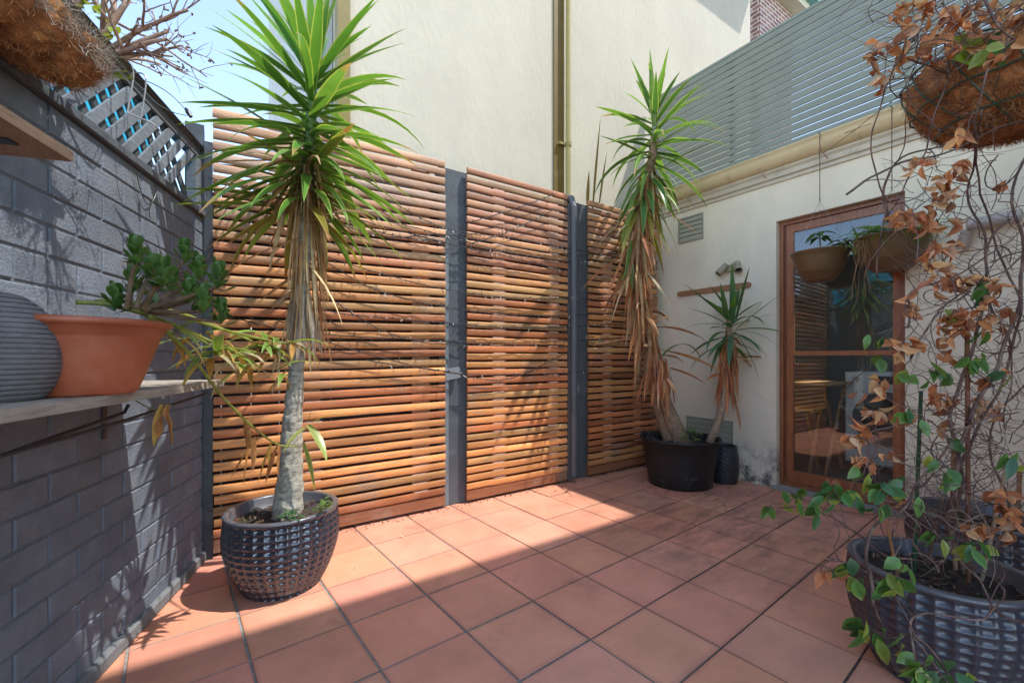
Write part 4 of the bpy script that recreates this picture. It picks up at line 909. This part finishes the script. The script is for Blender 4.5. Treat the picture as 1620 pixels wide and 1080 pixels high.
# ================================================================ VINE AND STAKES (right foreground)
stk = [('bamboo stake in the near planter, thick and reddish brown, tallest', 1532, 920, 1530, 515, 1.5, .0065, (.23, .09, .05)),
       ('green plastic coated stake in the near planter', 1446, 895, 1457, 618, 1.6, .006, (.03, .09, .04)),
       ('thin orange bamboo cane leaning left in the near planter', 1425, 900, 1395, 790, 1.5, .0045, (.40, .17, .08)),
       ('short pale bamboo cane leaning right in the near planter', 1550, 905, 1592, 738, 1.5, .005, (.40, .25, .16)),
       ('brown cane standing in the rear planter by the window', 1506, 830, 1508, 710, 2.05, .007, (.33, .16, .07)),
       ('brown cane at the far right of the rear planter', 1610, 830, 1613, 740, 2.0, .008, (.33, .16, .07))]
for lab, x0, y0, x1, y1, Y, r, c_ in stk:
    a = at(x0, y0, Y); b2 = at(x1, y1, Y+(.0 if Y < 1.9 else 0)); a.z = .30; L_ = (b2-a)
    q = MB(); pts = []; rs = []
    for i in range(25): pts.append(a+L_*i/24); rs.append(r*(1.18 if i % 6 == 3 else 1))
    q.tube(pts, rs, 8, [tuple(v*U(.85, 1.1) for v in c_) for _ in pts]); tag(q.build('garden_stake', m_wood), lab, 'stake')

def vine(label, root, stems, clusters, greens, nweb, webbox, loopn):
    t = thing('climbing_vine', label, 'vine', root); st = MB(); lf = MB(); dd = MB(); nodes = []
    vc = [(.13, .07, .055), (.17, .10, .08), (.09, .05, .04), (.22, .15, .12)]
    for s_ in stems:
        P_ = smooth_path([at(*p_) if len(p_) == 3 else Vector(p_[:3]) for p_ in s_[1]], 7); P_ = [p_+noise.noise_vector(p_*7+Vector((s_[0]*999, 0, 0)))*.022 for p_ in P_]
        n = len(P_); st.tube(P_, [s_[0]*(1-.55*i/n) for i in range(n)], 6, [jit(random.choice(vc), .2) for _ in P_]); nodes += P_
    def near(p_):
        b_ = min(random.sample(nodes, min(24, len(nodes))), key=lambda q_: (q_-p_).length); return b_
    for px, py, Y, n in clusters:
        p_ = at(px, py, Y); b_ = near(p_); b_ = b_ if (b_-p_).length < .5 else p_+rdir()*.15
        st.tube(wander(b_, p_, 8, .03, 8), [.0022-.0012*i/8 for i in range(9)], 4, jit(random.choice(vc), .2))
        for k in range(n):
            q_ = p_+rdir()*U(.0, .032); st.tube([p_, p_.lerp(q_, .6)+Vector((0, 0, .004)), q_], .0007, 3, (.2, .12, .08)); d = rdir()+Vector((0, 0, -.7)); c_ = jit(random.choice(ORA), .2)
            oval(dd, q_, d, rdir(), U(.034, .054), U(.019, .031), c_, cup=U(.25, .8), curl=U(-.3, .9), edge=jit(c_, .25))
    for px, py, Y, n in greens:
        p_ = at(px, py, Y); b_ = near(p_); b_ = b_ if (b_-p_).length < .45 else p_+rdir()*.1
        st.tube(wander(b_, p_, 8, .03, 8), [.002-.001*i/8 for i in range(9)], 4, jit(random.choice(vc), .2))
        for k in range(n):
            q_ = p_+rdir()*U(.0, .03); c_ = jit(random.choice([(.07, .17, .035), (.11, .23, .05), (.26, .32, .06), (.06, .15, .06)]), .25)
            oval(lf, q_, rdir()*.7+Vector((0, 0, -.8)), W(0, -1)-W(0, 0)+rdir()*.6, U(.045, .07), U(.025, .038), c_, cup=.12, curl=U(.0, .4), edge=tuple(x*1.25 for x in c_))
    for _ in range(nweb):                                       # tangle of fine twigs
        x0, x1, y0, y1, ya_, yb_ = random.choice(webbox); p_ = at(U(x0, x1), U(y0, y1), U(ya_, yb_)); d = rdir()*.6+Vector((0, 0, U(-.3, .5))); d.normalize(); L_ = U(.08, .35); pts = [p_]; cv = rdir()*U(.1, .5)
        for i in range(10): d = (d+cv*.3+rdir()*.28).normalized(); p_ = p_+d*L_/10; pts.append(p_)
        r = U(.0007, .002); st.tube(pts, [r*(1-.06*i) for i in range(11)], 4, jit(random.choice(vc), .3))
        if R() < .5: q_ = pts[6]; st.tube([q_, q_+rdir()*.03, q_+rdir()*.05], r*.6, 3, jit(random.choice(vc), .3))
    for _ in range(loopn):                                      # curls
        x0, x1, y0, y1, ya_, yb_ = random.choice(webbox); c_ = at(U(x0, x1), U(y0, y1), U(ya_, yb_)); e1 = rdir(); e2 = e1.cross(rdir()).normalized(); r = U(.02, .07); a0 = U(0, 6); st.tube([c_+(e1*math.cos(a0+i*.45)+e2*math.sin(a0+i*.45))*r*(1+.03*i) for i in range(random.randint(7, 14))], U(.0009, .0022), 4, jit(random.choice(vc), .2))
    st.build('stems', m_twig, t, smooth=True); dd.build('dead_leaves', m_dry, t, smooth=True); lf.build('leaves', m_leaf, t, smooth=True)
s1 = [(.0065, [(1505, 900, 1.5), (1520, 760, 1.5), (1500, 640, 1.5), (1545, 520, 1.5), (1560, 400, 1.55), (1540, 300, 1.6), (1555, 180, 1.35)]),
      (.0075, [(1530, 905, 1.5), (1500, 800, 1.5), (1530, 690, 1.48), (1590, 560, 1.45), (1625, 420, 1.5), (1600, 320, 1.5), (1640, 200, 1.5)]),
      (.005, [(1470, 900, 1.5), (1500, 760, 1.5), (1590, 600, 1.5), (1610, 480, 1.5), (1560, 330, 1.6), (1545, 160, 1.35), (1600, 60, 1.4)]),
      (.005, [(1340, 305, 1.65), (1410, 265, 1.65), (1480, 245, 1.6), (1560, 215, 1.5), (1640, 180, 1.45)]),
      (.005, [(1402, 350, 1.7), (1400, 290, 1.7), (1425, 250, 1.65), (1520, 225, 1.5)]),
      (.0035, [(1490, 60, 1.5), (1495, 130, 1.5), (1470, 220, 1.5), (1440, 290, 1.6), (1400, 350, 1.7)]),
      (.003, [(1390, 440, 1.7), (1400, 330, 1.65), (1380, 250, 1.6), (1400, 150, 1.5), (1450, 60, 1.45), (1520, -30, 1.4)]),
      (.004, [(1560, -20, 1.35), (1570, 40, 1.35), (1600, 60, 1.35), (1650, 60, 1.35)]),
      (.0055, [(1380, 900, 1.32), (1375, 960, 1.3), (1385, 840, 1.35), (1440, 790, 1.4), (1510, 690, 1.45), (1620, 650, 1.45)]),
      (.0035, [(1430, 520, 1.55), (1445, 465, 1.55), (1500, 440, 1.5), (1570, 400, 1.5), (1640, 340, 1.5)]),
      (.0035, [(1440, 570, 1.5), (1470, 505, 1.5), (1540, 450, 1.5), (1600, 420, 1.5), (1650, 380, 1.5)]),
      (.0035, [(1500, 890, 1.5), (1400, 880, 1.4), (1340, 830, 1.6), (1270, 800, 1.8), (1215, 800, 1.9)]),
      (.003, [(1530, 880, 1.4), (1450, 820, 1.4), (1380, 750, 1.45), (1370, 690, 1.5), (1330, 640, 1.55)]),
      (.003, [(1380, 910, 1.28), (1330, 885, 1.3), (1310, 890, 1.3)]),
      (.004, [(1620, 990, 1.15), (1570, 960, 1.2), (1540, 905, 1.3), (1500, 870, 1.4)]),
      (.0035, [(1450, 1080, 1.1), (1440, 1000, 1.15), (1470, 975, 1.15), (1560, 975, 1.15), (1580, 920, 1.25), (1520, 890, 1.4)]),
      (.0035, [(1500, 1075, 1.1), (1450, 1010, 1.15), (1400, 1000, 1.2), (1380, 930, 1.28)]),
      (.003, [(1400, 1000, 1.2), (1440, 1010, 1.15), (1480, 1060, 1.1), (1500, 1085, 1.08)]),
      (.005, [(1540, 890, 1.5), (1600, 800, 1.5), (1560, 700, 1.5), (1640, 580, 1.5)]),
      (.004, [(1600, 350, 1.5), (1560, 380, 1.5), (1565, 480, 1.5), (1600, 560, 1.5), (1590, 680, 1.5)])]
cl1 = [(1430, 5, 1.4, 6), (1412, 20, 1.4, 4), (1450, 15, 1.4, 5), (1450, 50, 1.4, 5), (1468, 12, 1.4, 6), (1500, 15, 1.4, 6), (1535, 12, 1.4, 6), (1520, 35, 1.4, 4), (1575, 15, 1.4, 6), (1600, 30, 1.4, 6), (1610, 5, 1.4, 5), (1595, 45, 1.4, 4), (1380, 78, 1.5, 4), (1378, 85, 1.5, 3), (1418, 72, 1.45, 3), (1415, 60, 1.45, 2), (1390, 118, 1.5, 4), (1393, 135, 1.5, 5), (1427, 105, 1.5, 4), (1455, 75, 1.45, 4), (1470, 90, 1.45, 4), (1508, 65, 1.4, 5), (1515, 75, 1.4, 4), (1535, 45, 1.4, 4), (1562, 60, 1.4, 3), (1575, 90, 1.35, 5), (1600, 75, 1.35, 3), (1465, 85, 1.45, 3), (1490, 45, 1.42, 4), (1555, 35, 1.4, 4),
       (1525, 205, 1.3, 4), (1515, 215, 1.3, 3), (1453, 262, 1.5, 5), (1465, 255, 1.5, 3), (1505, 262, 1.5, 4), (1515, 270, 1.5, 3), (1500, 275, 1.5, 4), (1490, 305, 1.5, 6), (1497, 315, 1.5, 6), (1480, 325, 1.5, 6), (1430, 340, 1.55, 7), (1418, 345, 1.55, 5), (1455, 345, 1.55, 7), (1468, 340, 1.55, 6), (1500, 350, 1.5, 5), (1475, 355, 1.5, 5), (1583, 310, 1.45, 2), (1475, 400, 1.5, 5), (1490, 395, 1.5, 5), (1470, 410, 1.5, 5), (1505, 395, 1.5, 4), (1490, 425, 1.5, 4), (1480, 445, 1.5, 5), (1510, 445, 1.5, 6), (1525, 440, 1.5, 6), (1497, 450, 1.5, 4), (1540, 438, 1.5, 3), (1578, 445, 1.45, 5), (1570, 455, 1.45, 4), (1560, 475, 1.45, 5), (1510, 495, 1.5, 7), (1500, 500, 1.5, 6), (1535, 500, 1.45, 7), (1545, 510, 1.45, 6), (1560, 500, 1.45, 5), (1600, 490, 1.4, 3), (1495, 530, 1.5, 5), (1520, 520, 1.5, 5), (1437, 480, 1.55, 5), (1430, 495, 1.55, 4), (1425, 548, 1.5, 8), (1412, 552, 1.5, 6), (1442, 540, 1.5, 4), (1485, 555, 1.5, 4), (1575, 520, 1.45, 4),
       (1378, 605, 1.5, 4), (1395, 612, 1.5, 4), (1398, 618, 1.5, 3), (1365, 620, 1.5, 2), (1395, 650, 1.45, 8), (1385, 655, 1.45, 6), (1375, 678, 1.45, 5), (1360, 690, 1.5, 6), (1345, 690, 1.5, 5), (1360, 730, 1.5, 4), (1372, 725, 1.5, 3), (1410, 720, 1.5, 4), (1480, 630, 1.5, 5), (1490, 625, 1.5, 6), (1500, 632, 1.5, 5), (1545, 635, 1.5, 4), (1575, 650, 1.5, 6), (1570, 600, 1.45, 4), (1510, 670, 1.5, 4), (1585, 785, 1.35, 8), (1590, 800, 1.35, 6), (1550, 830, 1.4, 6), (1610, 825, 1.3, 4), (1520, 835, 1.4, 4), (1590, 840, 1.3, 4), (1422, 800, 1.5, 3), (1305, 905, 1.35, 3), (1445, 650, 1.5, 3), (1320, 770, 1.6, 2)]
gr1 = [(1275, 770, 1.6, 2), (1262, 790, 1.65, 3), (1290, 800, 1.6, 3), (1310, 780, 1.45, 4), (1330, 790, 1.4, 4), (1345, 775, 1.4, 5), (1320, 765, 1.45, 3), (1370, 750, 1.4, 5), (1395, 765, 1.35, 4), (1400, 775, 1.35, 4), (1420, 765, 1.4, 4), (1435, 780, 1.4, 2), (1392, 800, 1.35, 3), (1218, 800, 1.9, 4), (1240, 795, 1.85, 2), (1250, 780, 1.75, 2), (1340, 890, 1.28, 4), (1345, 910, 1.28, 4), (1405, 910, 1.2, 3), (1410, 920, 1.2, 4), (1430, 890, 1.25, 3), (1370, 990, 1.2, 5), (1380, 1000, 1.2, 4), (1420, 1010, 1.15, 2), (1455, 1055, 1.08, 6), (1450, 1065, 1.08, 5), (1500, 1065, 1.08, 5), (1530, 1070, 1.08, 4), (1480, 1050, 1.08, 3), (1435, 650, 1.4, 3), (1455, 665, 1.4, 2), (1480, 730, 1.4, 2), (1500, 745, 1.4, 3), (1495, 740, 1.38, 2), (1505, 690, 1.45, 2), (1600, 720, 1.3, 4), (1615, 730, 1.3, 3), (1435, 590, 1.45, 3), (1470, 590, 1.45, 3), (1480, 580, 1.45, 3), (1500, 600, 1.45, 2), (1530, 570, 1.45, 4), (1545, 565, 1.45, 3), (1555, 440, 1.45, 3), (1560, 455, 1.45, 2), (1560, 525, 1.42, 2), (1500, 855, 1.3, 3), (1540, 875, 1.3, 4), (1555, 860, 1.3, 3), (1480, 840, 1.4, 2), (1495, 500, 1.5, 2), (1595, 590, 1.4, 2), (1560, 70, 1.35, 3), (1390, 560, 1.55, 2), (1375, 530, 1.6, 2), (1397, 532, 1.6, 3)]
wb = [(1440, 1620, 230, 560, 1.35, 1.75), (1440, 1620, 560, 880, 1.3, 1.8), (1480, 1620, 640, 880, 1.3, 1.8), (1480, 1640, 300, 700, 1.3, 1.8), (1380, 1560, 700, 900, 1.35, 1.7), (1390, 1620, -20, 130, 1.35, 1.6)]
vine('tangled brown vine with dry orange leaves climbing from the near planter', c2+Vector((0, 0, .33)), s1, cl1, gr1, 400, wb, 90)
# big fleshy leaf plant in the right basket
t = thing('broad_leaf_plant', 'two broad yellow green leaves rising from the right coir basket', 'plant', cB+Vector((0, 0, .1)))
lf = MB()
for px, py, qx, qy, w_, c_ in ((1555, 92, 1520, 66, .09, (.2, .25, .03)), (1560, 95, 1525, 90, .07, (.18, .28, .03)), (1560, 92, 1600, 60, .10, (.04, .12, .05)), (1570, 92, 1585, 70, .07, (.1, .2, .04))):
    a = at(px, py, 1.45); b2 = at(qx, qy, 1.42); oval(lf, a, b2-a, (W(0, -1)-W(0, 0)), (b2-a).length*1.3, w_, c_, cup=.15, curl=.1)
lf.build('leaves', m_leaf, t, smooth=True)

# ================================================================ FAIRY LIGHT WIRES ON THE FENCE
wires = [[(420, 330), (520, 352), (620, 375), (707, 372), (893, 402), (1000, 400)], [(480, 440), (600, 520), (707, 545), (893, 545)], [(535, 285), (620, 320), (707, 362), (820, 378), (893, 392), (932, 398)], [(540, 325), (620, 350), (707, 374), (800, 398), (893, 412), (930, 413)], [(560, 345), (707, 385), (800, 405), (893, 428)],
         [(500, 400), (600, 432), (707, 458), (800, 470), (893, 473), (1000, 470)], [(500, 405), (600, 460), (707, 486), (800, 497), (893, 499), (1000, 494)], [(450, 480), (560, 498), (707, 511), (800, 518), (893, 517), (990, 512)],
         [(460, 520), (560, 532), (707, 539), (800, 542), (893, 539), (985, 534)], [(380, 505), (480, 530), (707, 588), (893, 590), (930, 585)], [(740, 352), (800, 335), (876, 308)], [(740, 386), (800, 368), (878, 331)],
         [(580, 570), (707, 588), (800, 600), (893, 560)], [(330, 280), (400, 300), (540, 345), (620, 372), (707, 383)]]
for k, ws in enumerate(wires):
    q = MB(); P_ = smooth_path([fen(x, y, -.055) for x, y in ws], 12); P_ = [p_+Vector((0, U(-.004, .004), U(-.003, .003))) for p_ in P_]; q.tube(P_, .0032, 5, (.03, .026, .024))
    acc = 0
    for i in range(1, len(P_)):
        acc += (P_[i]-P_[i-1]).length
        if acc > .035:
            acc = 0; d = Vector((U(-.5, .5), U(-.8, .2), U(-1, .6))).normalized(); q.tube([P_[i], P_[i]+d*U(.014, .034)], [.002, .0034], 5, (.09, .085, .075) if R() < .7 else (.5, .5, .45))
    tag(q.build('fairy_lights', m_twig), 'thin dark string of tiny fairy lights stretched across the slat fence', 'string lights', group='fairy light strings across the slat fence')

# palm fronds peeping over the fence beside the pipe
t = thing('spiky_plant', 'two tall dark spiky leaves rising behind the fence beside the pipe', 'plant', fen(938, 330, .2)); q = MB()
for px, py, qx, qy, w_ in ((930, 330, 932, 268, .05), (938, 330, 950, 185, .035), (948, 325, 960, 240, .03)):
    a = fen(px, py, .18); b2 = fen(qx, qy, .18); sword(q, a, b2-a, (b2-a).length, w_, .02, (.13, .10, .03), (.22, .18, .05), seg=7)
q.build('leaves', m_leaf, t)

# ================================================================ BEYOND THE LEFT WALL
q = MB(); a = LW(2.6, -2.2, 1.0); q.obox(LW(-.38, -.42, 0), LD*1.9, -LN*.03, Vector((0, 0, 2.64)), (.02, .40, .62)); 
tag(q.build('turquoise_sheet', m_paint), 'bright turquoise sheet glimpsed through the lattice', 'sheet')
def bush(label, c_, rx, rz, n, L, col):
    t = thing('bush', label, 'bush', c_); lf = MB(); st = MB()
    for k in range(9): st.tube(wander(Vector(c_)-Vector((0, 0, c_[2])), Vector(c_)+Vector((U(-rx, rx), U(-rx, rx), U(0, rz)))*.8, 8, .1, 2), .015, 6, (.15, .1, .07))
    for k in range(n):
        d = rdir(); rr = U(.4, 1)**.4; p_ = Vector(c_)+Vector((d.x*rx*rr, d.y*rx*rr, d.z*rz*rr)); p_ += noise.noise_vector(p_*2)*.35
        oval(lf, p_, rdir(), rdir(), L*U(.6, 1.2), L*.5, jit(col, .4))
    st.build('stems', m_twig, t); lf.build('foliage', m_leaf, t)
bush('green bush growing beyond the lattice near the corner post', W(-2.9, 4.2, 1.9), .8, .75, 2600, .09, (.08, .16, .04))
bush('lower green shrub showing through the gaps of the left fence panel', W(-2.0, 4.6, 1.6), .7, .8, 2200, .09, (.07, .14, .04))

# ================================================================ HOUSE BEHIND THE CAMERA (throws the shade on the yard)
t = thing('terrace_house', 'rear wall of the house the courtyard belongs to', 'house', (1.5, -3.6, 0))
q = MB(); q.box(1.9, 9.5, -6, -3.35, 0, 7.5, (.72, .68, .6)); q.build('wall', m_cream, t)
q = MB(); q.box(2.0, 2.9, -3.345, -3.30, .03, 2.1, (.3, .11, .05)); q.build('door', m_frame, t)
q = MB(); q.box(3.1, 3.7, -3.345, -3.32, .9, 2.1, (.03, .03, .035)); q.build('window', m_enamel, t)

# ================================================================ LIGHT, SKY, CAMERA
sun_dir = Vector((.42, -.33, 1.0)).normalized()      # towards the sun
el = math.asin(sun_dir.z); rot = math.atan2(sun_dir.x, sun_dir.y)
wd = bpy.data.worlds.new("World"); bpy.context.scene.world = wd; wd.use_nodes = True; nt = wd.node_tree
sky = nt.nodes.new('ShaderNodeTexSky'); sky.sky_type = 'NISHITA'; sky.sun_disc = False; sky.sun_elevation = el; sky.sun_rotation = rot; sky.air_density = .5; sky.dust_density = .05; sky.ozone_density = 1.2
bg = nt.nodes['Background']; bg.inputs['Strength'].default_value = .95; tn = nt.nodes.new('ShaderNodeVectorMath'); tn.operation = 'MULTIPLY'; tn.inputs[1].default_value = (1.14, 1.0, .80)
nt.links.new(sky.outputs[0], tn.inputs[0]); nt.links.new(tn.outputs[0], bg.inputs['Color'])
sl = bpy.data.lights.new('sun', 'SUN'); sl.energy = 6.2; sl.angle = math.radians(.55); sl.color = (1, .97, .92)
so = bpy.data.objects.new('sun', sl); C.objects.link(so); so.rotation_euler = (-sun_dir).to_track_quat('-Z', 'Y').to_euler()
cam = bpy.data.cameras.new('camera'); co_ = bpy.data.objects.new('camera', cam); C.objects.link(co_)
cam.sensor_width = 36; cam.lens = F/1620*36; cam.shift_y = 25/1620; cam.clip_start = .02; cam.clip_end = 500
co_.location = (0, -D, H); co_.rotation_euler = (PI/2, 0, -math.atan2(ST, CT))
s = bpy.context.scene; s.camera = co_
s.view_settings.view_transform = 'Standard'; s.view_settings.look = 'None'; s.view_settings.exposure = 0
s.cycles.max_bounces = 10; s.cycles.diffuse_bounces = 6; s.cycles.transparent_max_bounces = 16; s.cycles.use_denoising = True
